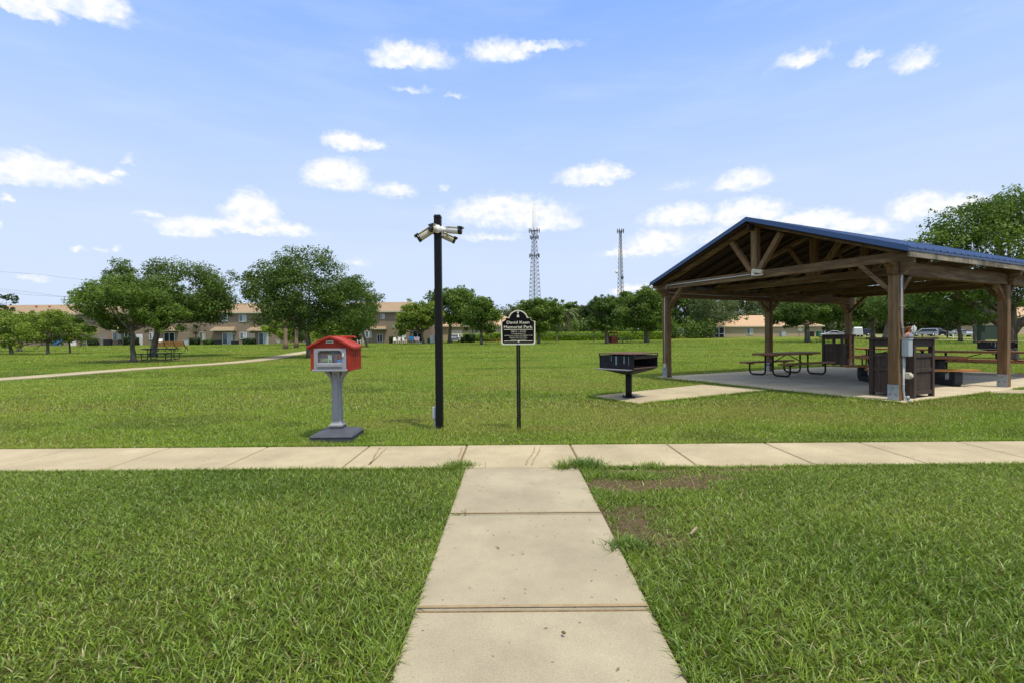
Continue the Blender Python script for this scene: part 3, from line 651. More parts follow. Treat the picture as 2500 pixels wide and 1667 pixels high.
T('shade_tree','dark spreading tree in front of the low tan house',(1971,836),[(1968,757,95,38),(1930,770,66,30),(2020,768,50,28)],'oak',.72,seed=13,group=gp,dens=6.5)
T('shade_tree','dark tree seen just left of the nearest pavilion post',(2130.7,826),[(2130,745,80,48),(2090,755,50,38)],'oak',.8,seed=14,group=gp,dens=4.2)
T('shade_tree','grey trunked tree seen behind the nearest pavilion post',(2160,829),[(2190,740,70,50),(2240,760,60,34)],'oak',.8,seed=15,group=gp,dens=4.2)
# the big tree on the right
b16 = G(2468,880)
T('shade_tree','huge tree rising above the pavilion roof at the right edge',b16,[(2440,590,150,90),(2530,540,120,90),(2330,605,95,60),(2270,605,70,42),(2360,550,95,55),(2450,525,110,62),(2420,690,150,60),(2320,720,90,45),(2560,720,130,90),(2250,705,60,50),(2380,755,90,36)],'mid',.55,seed=16,group=gp,dens=4.6,minL=.13,nb=30,trunk_top=2.1,
  forks=[([(0,0,1.3),(-.5,.0,1.75),(-1.2,-.2,2.1),(-2.0,-.2,2.9),(-2.9,0,3.9),(-3.6,0,5.0)],[.2,.17,.15,.12,.08,.04]),([(0,0,1.3),(.6,.1,1.9),(1.6,.2,2.6),(2.8,.2,3.6)],[.2,.16,.12,.05]),([(0,0,.9),(.1,.1,2.4),(.0,.3,4.5),(-.3,.4,6.5)],[.24,.2,.14,.05])])
T('shade_tree','dark leafy tree between the parked cars and the pavilion',(2345,834),[(2330,765,66,34),(2290,745,60,36),(2375,770,40,28)],'dark',.5,seed=17,group=gp,dens=3.6)
T('shade_tree','tree with low boughs behind the back grill',G(2380,838),[(2385,735,60,40),(2400,765,45,32)],'oak',.28,seed=18,group=gp,dens=4)
# feathery saplings at the far left
gs = 'young feathery trees at the left edge'
T('young_tree','feathery young tree closest to the left picture edge',(29,864.6),[(15,800,62,40),(45,830,60,24)],'light',.32,seed=21,group=gs,dens=3.6,nb=24)
T('young_tree','feathery young tree standing second from the left edge',(47,857.8),[(60,788,62,30),(20,775,45,22)],'light',.4,seed=22,group=gs,dens=3.2,nb=20)
T('young_tree','dark stemmed young tree third from the left edge',(117,865),[(112,808,60,36),(125,778,44,24)],'light',.26,seed=23,group=gs,dens=3.4,nb=20)
T('young_tree','white stemmed young tree left of the big shade tree',(170.7,863),[(168,798,44,40),(195,812,34,28)],'light',.16,seed=24,group=gs,dens=1.8,nb=12)
T('young_tree','small low tree in front of the townhouse fence at left',(196,846),[(208,812,34,28)],'grey',.25,seed=25,group=gs,dens=2.5,nb=10)
T('young_tree','dark open topped tree rising above the townhouse roof at far left',G(12,850),[(18,730,30,13),(8,755,22,14),(24,785,20,12)],'dark',.25,seed=26,group=gs,dens=2.2,nb=9,trunk_top=5.5)
T('bare_tree','nearly bare small tree against the townhouse wall',(478,841.5),[(478,800,26,22)],'grey',.3,seed=27,dens=.28,nb=10,group='small trees by the townhouses')
T('small_tree','pale green small tree before the townhouse patio door',(658,838.8),[(645,790,32,26),(630,805,20,16),(625,778,16,14)],'grey',.5,seed=28,dens=2.6,nb=12,group='small trees by the townhouses')
T('small_tree','lime green bushy tree behind the two straight trunks',(700,843),[(690,803,52,26),(725,810,50,28)],'lime',.4,seed=29,dens=3.4,group='small trees by the townhouses')
T('small_tree','lime green bushy tree behind the red library',(805,845),[(790,806,50,30),(825,812,40,26)],'lime',.4,seed=30,dens=3.2,group='small trees by the townhouses')
T('small_tree','dark low bush tree between the two townhouses',(750,843),[(750,808,48,30)],'dark',.4,seed=31,dens=3.5,group='small trees by the townhouses')
T('small_tree','small dark tree close to the townhouse corner behind the leaning trunk',(868,843),[(862,808,26,26)],'oak',.3,seed=37,dens=4,nb=10,group='small trees by the townhouses')
T('straight_tree','straight grey trunk left of the oak by the path',(697.7,851.7),[(700,730,36,34)],'oak',.42,seed=32,dens=3,group='straight trunks behind the oak',bark='palm_bark',trunk_top=5.5,lean=(-.2,0))
T('straight_tree','straight reddish trunk nearest the oak by the path',(723.5,849),[(722,735,36,34)],'oak',.42,seed=33,dens=3,group='straight trunks behind the oak',bark='palm_bark',trunk_top=6)
T('young_tree','sapling with thin stem in front of the hedge right of the sign',(1359,834.7),[(1362,790,16,22)],'mid',.3,seed=34,dens=3,nb=8,group='saplings by the hedge')
T('young_tree','reddish leaved sapling in front of the hedge by the red bin',(1451,833.5),[(1450,800,15,16)],'grey',.2,seed=35,dens=2,nb=8,group='saplings by the hedge')
T('young_tree','thin forked sapling left of the hedge trunk beside the sign',(1306,836),[(1300,800,18,20)],'mid',.3,seed=36,dens=2.5,nb=8,group='saplings by the hedge')
# woodland row: individual trees behind the hedge
gw = 'trees of the wood behind the park'
rw = random.Random(5)
def at(px, D): p = P(px, 800, D); return Vector((p.x, D, tz(D)))
wood = [(1190,122,748,30,'grey'),(1225,125,750,30,'grey'),(1262,128,744,32,'grey'),(1290,120,742,32,'pine'),(1330,112,738,34,'mid'),(1365,118,732,30,'mid'),(1395,114,735,24,'mid'),(1412,125,740,22,'pine'),
        (1440,120,742,26,'dark'),(1465,124,726,26,'dark'),(1500,118,724,30,'dark'),(1530,116,712,30,'mid'),(1600,124,700,42,'pine'),(1640,120,706,40,'mid'),(1672,128,700,34,'pine'),(1700,118,712,34,'mid'),
        (1735,130,705,30,'pine'),(1765,126,710,30,'pine'),(1795,132,712,30,'pine'),(1830,128,716,34,'grey'),(1870,134,714,34,'grey'),(1915,130,716,36,'oak'),(1960,132,714,36,'oak'),(2010,128,712,40,'grey'),(2060,130,716,40,'mid'),(2110,134,716,40,'grey'),(2300,140,735,44,'mid'),(2360,138,742,40,'grey'),(2230,142,740,44,'oak'),(2430,128,745,44,'mid'),(2490,132,735,44,'oak')]
names = {'grey':'greyish','pine':'open crowned pine like','mid':'fresh green','dark':'dark','oak':'deep green'}
where = ['behind the garage house left of the sign','just above the sign left shoulder','right behind the top of the sign','just right of the sign top','below the taller radio tower','left of the two palm trunks','directly over the palms','right of the palm pair','left of the shorter radio tower','with rounded top just left of the shorter tower','below the shorter radio tower','just right of the shorter tower','at the left eave of the pavilion','seen left of the first pavilion post','seen right of the first pavilion post','left of the screened porch','behind the screened porch','above the low tan house left end','above the tan house window','behind the second pavilion post','above the tan house middle','behind the dark tree by the tan house','above the tan house right end','behind the third pavilion post','above the parked white sedan','above the white van','above the navy sedan','above the white mailbox post','above the silver minivan','behind the green utility box','at the far right behind the huge tree']
for i, ((px, D, top, rx, pal), wh) in enumerate(zip(wood, where)):
    bot = 815; b = at(px, D); cy = (top+bot)/2
    T('woodland_tree', f'{names[pal]} woodland tree {wh}', b, [(px, top+22, rx, 24), (px+rw.uniform(-10,10), (top+bot)/2+6, rx*1.0, (bot-top)*.42)], pal, .45, seed=60+i, dens=4 if pal in ('pine','grey') else 5.5, nb=12, group=gw, Lpx=1.9)
# undergrowth behind the hedge as one mass
def shrub_band(name, label, pts, D, hpx, pal, n, L=.45, kind='stuff'):
    bl = []
    for (px, top, bot) in pts:
        c = P(px, (top+bot)/2, D); s = D/F; bl.append(((c.x, c.y+rw.uniform(-2,2), c.z), (hpx*s, 1.6, (bot-top)/2*s)))
    v, q, c = leaf_cloud(bl, n, L, GREENS[pal]); o = np_mesh(name, v, [q], M['leaf'], c); tag(o, label, 'undergrowth', kind=kind)
shrub_band('undergrowth', 'tangled undergrowth along the edge of the wood', [(x, 782+rw.uniform(-8,8), 832) for x in range(1240,1738,14)], 106, 18, 'mid', 17000, .42)
shrub_band('undergrowth', 'dim undergrowth deep inside the wood', [(x, 742+rw.uniform(-9,9), 826) for x in range(1180,2520,18)], 146, 24, 'pine', 42000, .6)

# palms behind the hedge
def palm(label, px, top_px, D, tw, seed):
    rd = random.Random(seed); b = at(px, D); root = thing('palm_tree', label, 'palm', b, 0, 'palms behind the hedge'); s = D/F
    h = P(px, top_px, D).z-b.z; MB().tube([(0,0,-.1),(.05,0,h*.3),(-.03,0,h*.7),(0,0,h),(0,0,h+.5)], [tw*.6,tw*.5,tw*.5,tw*.75,tw*.5], 10).build('trunk', M['palm_bark'], root)
    vs = []; qs = []; tn = []; k = 0
    for i in range(34):
        a = rd.uniform(0, 6.28); up = rd.uniform(-.5, 1.1); Ln = rd.uniform(1.6,2.4); prev = None
        for j in range(7):
            t = j/6; r = Ln*t; z = h+.5+up*r-.32*r*r; wdt = .55*math.sin(math.pi*min(1,t+.12))+.03
            cx, cy = math.cos(a)*r, math.sin(a)*r; nx, ny = -math.sin(a)*wdt/2, math.cos(a)*wdt/2
            vs += [(cx-nx, cy-ny, z-.12), (cx, cy, z), (cx+nx, cy+ny, z-.12)]; tn += [np.array(GREENS['grey'][1])*rd.uniform(.6,1.3)]*3
            if j: qs += [(k-3,k,k+1,k-2),(k-2,k+1,k+2,k-1)]
            k += 3
    np_mesh('fronds', np.array(vs), [np.array(qs)], M['leaf'], np.array(tn), root)
palm('tallest palm with rough trunk rising behind the hedge', 1389, 768, 98, .5, 1)
palm('shorter palm left of the tallest one behind the hedge', 1373, 786, 99, .42, 2)
palm('pale palm trunk right of the memorial sign behind the hedge', 1332, 792, 100, .38, 3)
palm('thick palm trunk behind the hedge under the radio tower tree', 1350, 795, 101, .55, 4)

# hedges and shrubs
def hedge(name, label, p0, p1, h, w, pal, cat='hedge', group=None, n=None, L=.16):
    d = p1-p0; Ln = d.length; ang = math.atan2(d.y, d.x); root = None
    mb = MB(); mb.box((Ln/2, 0, h*.46), (Ln-.15, w*.8, h*.92)); V0 = np.array(mb.v); F0 = mb.f
    n = n or int(Ln*h*120/(L/.16)**2); face = rng.random(n); x = rng.random(n)*Ln; z = rng.random(n)*h; y = np.where(rng.random(n) < .85, -w/2, w/2)+rng.normal(0, .06, n)
    topm = face < .4; z = np.where(topm, h+rng.normal(0, .05, n), z); y = np.where(topm, (rng.random(n)-.5)*w, y)
    endm = (face > .9); x = np.where(endm, np.where(rng.random(n) < .5, 0, Ln), x); y = np.where(endm, (rng.random(n)-.5)*w, y)
    pos = np.stack([x, y, z], 1); bl = [(tuple(p), (.01,.01,.01)) for p in pos[:1]]
    nrm = rng.normal(size=(n,3))+np.where(topm[:, None], np.array([0,0,1.5]), np.array([0,-1.2,.5])); nrm /= np.linalg.norm(nrm, axis=1)[:, None]
    t = rng.normal(size=(n,3)); t -= nrm*(t*nrm).sum(1)[:, None]; t /= np.linalg.norm(t, axis=1)[:, None]; s = np.cross(nrm, t); l = L*(.6+.8*rng.random(n))[:, None]
    v = np.stack([pos-t*l/2, pos+s*l*.3, pos+t*l/2, pos-s*l*.3], 1).reshape(-1,3); a = np.arange(n)*4+8; q = np.stack([a,a+1,a+2,a+3],1)
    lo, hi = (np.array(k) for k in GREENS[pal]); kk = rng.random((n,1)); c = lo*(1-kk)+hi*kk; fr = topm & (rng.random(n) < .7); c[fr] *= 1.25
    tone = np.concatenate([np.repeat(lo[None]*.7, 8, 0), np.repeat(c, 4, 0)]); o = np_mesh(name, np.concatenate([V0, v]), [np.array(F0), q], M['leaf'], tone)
    o.location = (p0.x, p0.y, tz(p0.y)); o.rotation_euler = (0, 0, ang); return tag(o, label, cat, group)
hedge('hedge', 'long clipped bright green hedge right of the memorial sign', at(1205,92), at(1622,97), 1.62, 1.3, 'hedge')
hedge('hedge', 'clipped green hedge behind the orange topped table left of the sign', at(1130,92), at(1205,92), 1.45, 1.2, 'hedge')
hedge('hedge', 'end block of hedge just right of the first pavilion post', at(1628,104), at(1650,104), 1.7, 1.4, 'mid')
gh = 'clipped shrubs along the townhouses'
for (a, b, h, lab, pl) in [(304,336,1.45,'square dark shrub left of the white fence by the townhouse','dark'),(464,486,1.2,'rounded dark shrub beside the air conditioner','dark'),(593,623,1.05,'low square shrub under the townhouse window','dark'),(218,235,1.25,'reddish brown shrub by the first grey fence','pine'),(498,519,.95,'soft grassy shrub left of the patio door','mid'),(1062,1076,1.3,'small orange green shrub by the camera pole','pine'),(1124,1134,1.0,'small shrub beside the white parked car','mid'),(1135,1160,1.45,'dark shrub right of the garage','dark'),(950,962,1.2,'dark shrub left of the white patio chairs','dark'),(850,880,1.2,'dark shrub behind the library roof','dark')]:
    hedge('shrub', lab, at(a, 84), at(b, 84), h, 1.0, pl, 'shrub', gh, L=.2)

# ------------------------------------------------------------------ townhouses
HY = 87.0
def px_rect(mb, x0, x1, y0, y1, D, dep, push=0.0):
    a = P(x0, y1, D); b = P(x1, y0, D); mb.bb((a.x, D-push-dep, a.z), (b.x, D-push, b.z))
def window(parent, x0, x1, y0, y1, D=HY, frame='winframe', slider=False, dark=False):
    a = P(x0, y1, D); b = P(x1, y0, D); t = .07; mb = MB(); X0, X1, Z0, Z1 = a.x, b.x, a.z, b.z; xm = (X0+X1)/2
    for (p, q) in (((X0,Z0),(X1,Z0+t)),((X0,Z1-t),(X1,Z1)),((X0,Z0+t),(X0+t,Z1-t)),((X1-t,Z0+t),(X1,Z1-t)),((xm-t/2,Z0+t),(xm+t/2,Z1-t))): mb.bb((p[0], D-.10, p[1]), (q[0], D-.003, q[1]))
    w = mb.build('patio_door' if slider else 'window', M[frame], parent)
    MB().bb((X0+t, D-.05, Z0+t), (xm-t/2, D-.02, Z1-t)).build('pane', M['dark' if dark else 'pane'], w)
    MB().bb((xm+t/2, D-.05, Z0+t), (X1-t, D-.02, Z1-t)).build('pane', M['dark' if dark else 'blind'], w)
    return w
def awning(parent, x0, x1, y0, y1, D=HY):
    a = P(x0, y1, D); b = P(x1, y0, D); z0, z1 = a.z, b.z; X0, X1 = a.x, b.x; mb = MB()
    mb.mi = 0; mb.add([(X0,D-1.0,z0+.12),(X1,D-1.0,z0+.12),(X1-.25,D,z1),(X0+.25,D,z1),(X0,D-1.0,z0),(X1,D-1.0,z0),(X1,D,z0),(X0,D,z0)], [(0,1,2,3),(1,5,6,2),(0,3,7,4)])
    mb.mi = 1; mb.bb((X0-.03,D-1.04,z0-.06),(X1+.03,D-1.0,z0+.12)); mb.bb((X0,D-1.0,z0-.06),(X1,D,z0-.01))
    mb.build('awning', [M['tile'], M['fascia']], parent, fix=False)
def wall_lamp(parent, px, py, D=HY):
    p = P(px, py, D); MB().tube([(p.x,D-.18,p.z-.1),(p.x,D-.18,p.z+.1)], .12, 8).build('wall_lamp', M['white'], parent)
def townhouse(name, label, x0, x1, eave, ridge, hipL, hipR, D=HY, depth=12, wallm='stucco', tilem='tile', cat='house'):
    a = P(x0, eave, D); b = P(x1, eave, D); ez = (a.z+b.z)/2; g = tz(D); loc = Vector((0,0,0))
    root = thing(name, label, cat, (0,0,0), 0, 'houses around the park')
    mb = MB(); mb.bb((a.x, D, g-.3), (b.x, D+depth, ez)); mb.build('wall', M[wallm], root)
    rz = P((x0+x1)/2, ridge, D+depth/2).z; o = .45; X0, X1, Y0, Y1 = a.x-o, b.x+o, D-o, D+depth+o; ym = D+depth/2; hl, hr = hipL, hipR
    mb = MB(); ez2 = ez+.02
    mb.add([(X0,Y0,ez2+.12),(X1,Y0,ez2+.12),(X1,Y1,ez2+.12),(X0,Y1,ez2+.12),(X0+hl,ym,rz),(X1-hr,ym,rz)], [(0,1,5,4),(1,2,5),(2,3,4,5),(3,0,4)])
    mb.add([(X0,Y0,ez2),(X1,Y0,ez2),(X1,Y1,ez2),(X0,Y1,ez2)], [(0,1,2,3)])
    rf = mb.build('roof', M[tilem], root, fix=False)
    mb = MB(); mb.bb((X0-.02,Y0-.03,ez2-.12),(X1+.02,Y0-.003,ez2+.14)); mb.bb((X0-.03,Y0,ez2-.12),(X0-.003,Y1,ez2+.14)); mb.bb((X1+.003,Y0,ez2-.12),(X1+.03,Y1,ez2+.14)); mb.build('fascia', M['fascia'], root)
    return root, rf, ez
hA, rfA, _ = townhouse('townhouse', 'long tan two storey townhouse row with terracotta tile roof at left', -260, 672, 767.5, 744, 8, 6)
for (a, b, c, d) in [(584,602,769,786),(540,556,769,785),(133,154,776,789),(22,36,776,789),(380,396,770,786),(280,296,772,787)]: window(hA, a, b, c, d)
for (a, b, c, d) in [(586,603,811.5,828),(365,378,812,829),(60,76,814,830)]: window(hA, a, b, c, d)
for (a, b, c, d) in [(487,502,810.5,831),(275,296,811,831)]: window(hA, a, b, c, d, frame='fascia')
for (a, b, dk) in [(543.5,568,False),(401,427,True),(305,322,True),(632,655,False),(130,150,True),(212,222,True)]: window(hA, a, b, 812, 840.5 if a > 350 else 843, slider=True, dark=dk)
for (a, b) in [(521,578),(610,655),(394,437),(284,320),(106,158),(205,226)]: awning(hA, a, b, 798, 807.5)
for (x, y) in [(572,815),(390,816),(222,817)]: wall_lamp(hA, x, y)
vt = MB(); 
for x in (89,121): 
    p = P(x, 748, HY+4); vt.tube([(p.x,p.y,p.z-.6),(p.x,p.y,p.z+.1)], .18, 8)
vt.build('roof_vent', mat('vent_red', (.25,.08,.06), .8), rfA)
hB, rfB, _ = townhouse('townhouse', 'tan two storey townhouse with tile roof just left of the camera pole', 776, 1052, 762, 738.5, 5, 5)
for (a, b, c, d) in [(930,939,767,779),(973,990,767,780),(892,907,808,825),(973,991,807,824.5)]: window(hB, a, b, c, d)
window(hB, 1008, 1031, 807, 836.5, slider=True, dark=True); window(hB, 921, 934, 816, 836.5, slider=True, dark=True); window(hB, 845, 858, 812, 838, slider=True, dark=True)
awning(hB, 1004, 1036, 796, 803); awning(hB, 905, 945, 797, 804); awning(hB, 795, 830, 797, 805); wall_lamp(hB, 884, 813)
hC, rfC, _ = townhouse('house', 'cream house with white garage door behind the white parked car', 1062, 1285, 797, 764, 7, 7, D=100, wallm='stucco2', tilem='tile2')
mb = MB(); px_rect(mb, 1102, 1128, 807, 832, 100, .1, .003); mb.build('garage_door', M['garage'], hC); mb = MB()
for k in range(1,4): px_rect(mb, 1103, 1127, 807+6*k, 807.5+6*k, 100, .02, .106)
mb.build('door_panel_line', M['fence'], hC); window(hC, 1190, 1212, 806, 816, 100, dark=True); window(hC, 1150, 1165, 808, 820, 100)
hD, rfD, _ = townhouse('house', 'low tan single storey house with peach hip roof seen under the pavilion', 1768, 2006, 797.5, 770, 7, 7, D=116, wallm='stucco2', tilem='tile2')
window(hD, 1823, 1838, 801, 817, 116); 
# screened porch
sp = MB(); a = P(1742, 825, 115); b = P(1768, 799, 115)
for x in (a.x, (a.x+b.x)/2, b.x): sp.bb((x-.08,114.9,a.z-.2),(x+.08,115.1,b.z))
for z in (b.z, a.z+.95): sp.bb((a.x-.08,114.9,z-.06),(b.x+.08,115.1,z+.06))
sp.bb((a.x-.08,115.1,b.z-.06),(a.x+.08,122,b.z+.06)); sp.build('porch_frame', M['winframe'], hD)
MB().bb((a.x,115.2,a.z-.2),(b.x,115.25,b.z)).build('porch_screen', M['dark'], hD)
hE, _, _ = townhouse('house', 'pale yellow house behind the navy sedan', 2282, 2420, 789, 772, 6, 6, D=150, wallm='stucco2', tilem='tile2'); window(hE, 2297, 2303, 796, 809, 150)
hF, _, _ = townhouse('house', 'peach house with white door seen between tree trunks', 2085, 2200, 793, 776, 5, 5, D=148, wallm='stucco2', tilem='tile2'); window(hF, 2165, 2171, 797, 815, 148, slider=True)
hG, _, _ = townhouse('house', 'pale house behind the huge tree at the right edge', 2455, 2620, 775, 750, 5, 5, D=120, wallm='stucco2', tilem='tile2'); 

# fences by the townhouses
def fence(label, x0, x1, y0, y1, m='fence'):
    a = P(x0, y1, 85); b = P(x1, y0, 85); mb = MB(); n = max(3, int((b.x-a.x)/.16)); root = thing('fence_panel', label, 'fence', (a.x, 85, tz(85)), 0, 'patio fences')
    hh = b.z-tz(85); w = b.x-a.x
    for i in range(n): mb.box((w*(i+.5)/n, 0, hh/2), (w/n*.8, .03, hh))
    mb.build('picket', M[m], root); MB().box((w/2,.05,hh*.75),(w,.05,.1)).build('rail', M[m], root); MB().box((w/2,.05,hh*.25),(w,.05,.1)).build('rail', M[m], root)
fence('grey picket fence right of the first brown shrub', 240, 262, 818, 843); fence('white picket fence right of the square shrub', 333, 348, 816, 843, 'winframe'); fence('brown picket fence near the last townhouse window', 605, 622, 814, 830); fence('grey fence section left of the white patio panel', 145, 162, 828, 843); fence('grey upright fence left of the library oak', 738, 760, 820, 842)

# patio clutter
def chair(label, px, m='white', grp='white patio chairs by the townhouse', rz=0, D=83.5, s=1.0):
    p = at(px, D); r = thing('patio_chair', label, 'chair', p, rz, grp); mb = MB(); mb.box((0,0,.42*s),(.55*s,.55*s,.06)); mb.build('seat', M[m], r)
    mb = MB(); mb.box((0,.27*s,.72*s),(.55*s,.06,.6*s), Matrix.Rotation(-.2,3,'X')); mb.build('backrest', M[m], r)
    for sx in (-1,1):
        for sy in (-1,1): MB().box((sx*.24*s,sy*.24*s,.2*s),(.07,.07,.4*s)).build('leg', M[m], r)
        MB().box((sx*.27*s,0,.63*s),(.07,.5*s,.05)).box((sx*.27*s,-.22*s,.52*s),(.06,.06,.2*s)).build('armrest', M[m], r)
    return r
chair('white chair at the left end of the patio group', 963, rz=.4); chair('white chair with dark cushion, second from the left', 972, rz=-.5); chair('white chair beside the blue towel', 987, rz=1.2); chair('white chair draped with a pink towel', 1018, rz=-.9); chair('small white chair left of the leaning trunk', 888, rz=2, s=.8); chair('white chair left of the tree trunk behind the library', 876, rz=.5)
chair('blue lounge chair on the far left patio', 143, 'bluechair', 'blue patio chairs', .6, s=1.25); chair('low blue footstool chair beside the blue lounge chair', 131, 'bluechair', 'blue patio chairs', 1, s=.8); chair('white wire chair by the wooden bench', 390, 'white', rz=.3, s=1.1); chair('dark low chair on the left patio', 293, 'black', 'dark patio chairs', .8)
def boxy(name, label, cat, px, w, d, h, m, D=84, grp=None, lid=None, rz=0):
    p = at(px, D); r = thing(name, label, cat, p, rz, grp); MB().box((0,0,h/2),(w,d,h)).build('body', M[m], r, bevel=.03)
    MB().box((0,0,h+.03),(w*1.04,d*1.04,.06)).build('lid', M[lid or m], r); return r
boxy('air_conditioner','grey air conditioner beside the rounded shrub','air conditioner',457,1.1,.9,.75,'boxgrey',grp='air conditioners'); boxy('air_conditioner','grey air conditioner under the vine on the low tan house','air conditioner',1911,1.0,.9,1.2,'boxgrey',115,grp='air conditioners')
boxy('planter','dark storage box right of the patio door','box',573,1.1,.5,.55,'dark',grp='dark patio boxes'); boxy('planter','dark patio box left of the flower pots','box',531,1.1,.5,.75,'dark',grp='dark patio boxes'); boxy('planter','dark box at the foot of the first fence','box',236,.5,.5,.6,'dark',grp='dark patio boxes')
boxy('patio_grill','covered dark barbecue by the first grey fence','barbecue',263,1.2,.6,1.0,'dark'); boxy('cooler','small green bin by the camera pole','bin',1047,.5,.5,.75,'green_bin'); boxy('cabinet','white cabinet left of the camera pole','cabinet',1056,.8,.6,1.3,'white')
boxy('panel','white patio panel left of the young tree','panel',177,1.2,.1,.8,'white'); boxy('wheelie_bin','dark wheeled bin at the right end of the tan house','bin',1982,.75,.75,1.15,'dark',113,'wheeled bins'); boxy('wheelie_bin','green wheeled bin at the corner of the tan house','bin',1999,.8,.8,1.2,'green_bin',113,'wheeled bins'); 
boxy('wheelie_bin','dark green wheeled bin beside the green utility box','bin',2395,.55,.55,1.2,'greenbox',60,'wheeled bins')
boxy('utility_box','large dark green utility cabinet behind the right pavilion post','utility cabinet',2418,3.6,2,2.1,'greenbox',75)
def towel(label, px, D, z, m):
    p = at(px, D); MB().box((0,0,0),(.7,.2,.5),Matrix.Rotation(.3,3,'Y')).box((.25,.02,.15),(.4,.15,.4),Matrix.Rotation(-.4,3,'Y')).build('towel', M[m]); o = [k for k in bpy.data.objects if k.name.startswith('towel')][-1]; o.location = (p.x,p.y,p.z+z); tag(o, label, 'towel')
towel('pink and blue towel hanging over the white patio chair', 1015, 83.1, .75, 'pinkcloth'); towel('bright blue towel on the patio', 1003, 83.6, .8, 'teal')
def dish(label, px, py, D):
    p = P(px, py, D); r = thing('satellite_dish', label, 'satellite dish', p, 0, 'satellite dishes'); mb = MB(); n = 16; vs = [(0,.12,0)]; 
    for k in range(n): vs.append((math.cos(k*2*math.pi/n)*.5, -.05, math.sin(k*2*math.pi/n)*.42))
    mb.add(vs, [(0,k+1,(k+1) % n+1) for k in range(n)]); mb.xf(Matrix.Rotation(-.5,4,'Z') @ Matrix.Rotation(.35,4,'X')); mb.build('dish', M['white'], r, fix=False)
    g = tz(D)-p.z; MB().tube([(0,.1,0),(0,.45,-.1),(0,.45,g)], .035, 6).build('mast', M['tower'], r)
dish('white satellite dish standing before the tan house wall', 1954, 804, 113.5); dish('satellite dish left of the light green round tree', 965, 797, 85.5); dish('satellite dish low by the townhouse corner shrub', 679, 832, 84)
# power lines
def wire(label, pts, D):
    a = [P(x, y, D) for x, y in pts]; tag(MB().tube(spline(a,3), .022, 4).build('power_line', M['tower']), label, 'power line', 'overhead wires')
wire('upper overhead wire at left above the townhouse roof', [(-200,690),(0,706),(90,716),(180,727),(420,744)], 130); wire('lower overhead wire at left above the townhouse roof', [(-200,698),(0,711),(60,719),(130,724),(420,742)], 132); wire('faint highest overhead wire at far left', [(-200,655),(0,664),(100,671),(180,681),(400,705)], 140)

# ------------------------------------------------------------------ radio towers
def radio_tower(label, px, D, top, halfs, ants, dishes, pale_from=None, spike=None):
    b = at(px, D); r = thing('radio_tower', label, 'tower', b, R(12), 'radio towers'); s = D/F
    Z = lambda py: P(px, py, D).z-b.z; h = Z(top); w0, w1 = halfs
    hw = lambda z: w0+(w1-w0)*z/h; nseg = 26; corners = [0.2, 2.3, 4.4]
    for k, a in enumerate(corners):
        th = .28 if k == 2 else .13
        MB().tube([(math.cos(a)*hw(0), math.sin(a)*hw(0), -1), (math.cos(a)*hw(h), math.sin(a)*hw(h), h)], th, 5).build('leg', M['tower'], r)
    mb = MB()
    for i in range(nseg):
        z0, z1 = h*i/nseg, h*(i+1)/nseg
        for k in range(3):
            a, c = corners[k], corners[(k+1) % 3]; p = lambda an, z: (math.cos(an)*hw(z), math.sin(an)*hw(z), z)
            mb.tube([p(a,z0), p(c,z1)], .085, 4, False); mb.tube([p(c,z0), p(a,z1)], .085, 4, False); mb.tube([p(a,z0), p(c,z0)], .07, 4, False)
    mb.build('lattice', M['tower'], r, fix=False)
    for (py, rad, n) in ants:
        z = Z(py); mb = MB()
        for k in range(n):
            a = k*2*math.pi/n; mb.box((math.cos(a)*rad, math.sin(a)*rad, z),(.45,.45,2.6)); mb.tube([(0,0,z),(math.cos(a)*rad, math.sin(a)*rad, z)], .12, 4)
        mb.build('antenna_ring', M['tower'], r, fix=False)
    for (dx, py, rad, m) in dishes:
        p = P(px+dx, py, D)-b; MB().tube([(p.x,p.y-.8,p.z),(p.x,p.y+.2,p.z)], rad, 14).build('dish', M[m], r)
    if spike:
        z1 = Z(spike); mb = MB(); w = hw(h)
        for k in range(3): a = corners[k]; mb.tube([(math.cos(a)*w, math.sin(a)*w, h),(math.cos(a)*w*.75, math.sin(a)*w*.75, z1)], .06, 4)
        for i in range(16):
            za, zb = h+(z1-h)*i/16, h+(z1-h)*(i+1)/16
            for k in range(3): a, c = corners[k], corners[(k+1) % 3]; mb.tube([(math.cos(a)*w*.9, math.sin(a)*w*.9, za),(math.cos(c)*w*.9, math.sin(c)*w*.9, zb)], .06, 4, False)
        mb.build('mast', M['tower_pale'], r, fix=False)
radio_tower('taller lattice radio tower with two rings of antennas behind the sign', 1306, 330, 562, (6.2,1.5), [(564,3.6,10),(580,2.8,6),(625,3.4,7)], [], spike=497)
radio_tower('shorter lattice radio tower with antennas on top and two round dishes', 1516, 330, 564, (3.4,.8), [(565,2.2,8)], [(-11,665,1.0,'tower_pale'),(3,678,.9,'tower')])

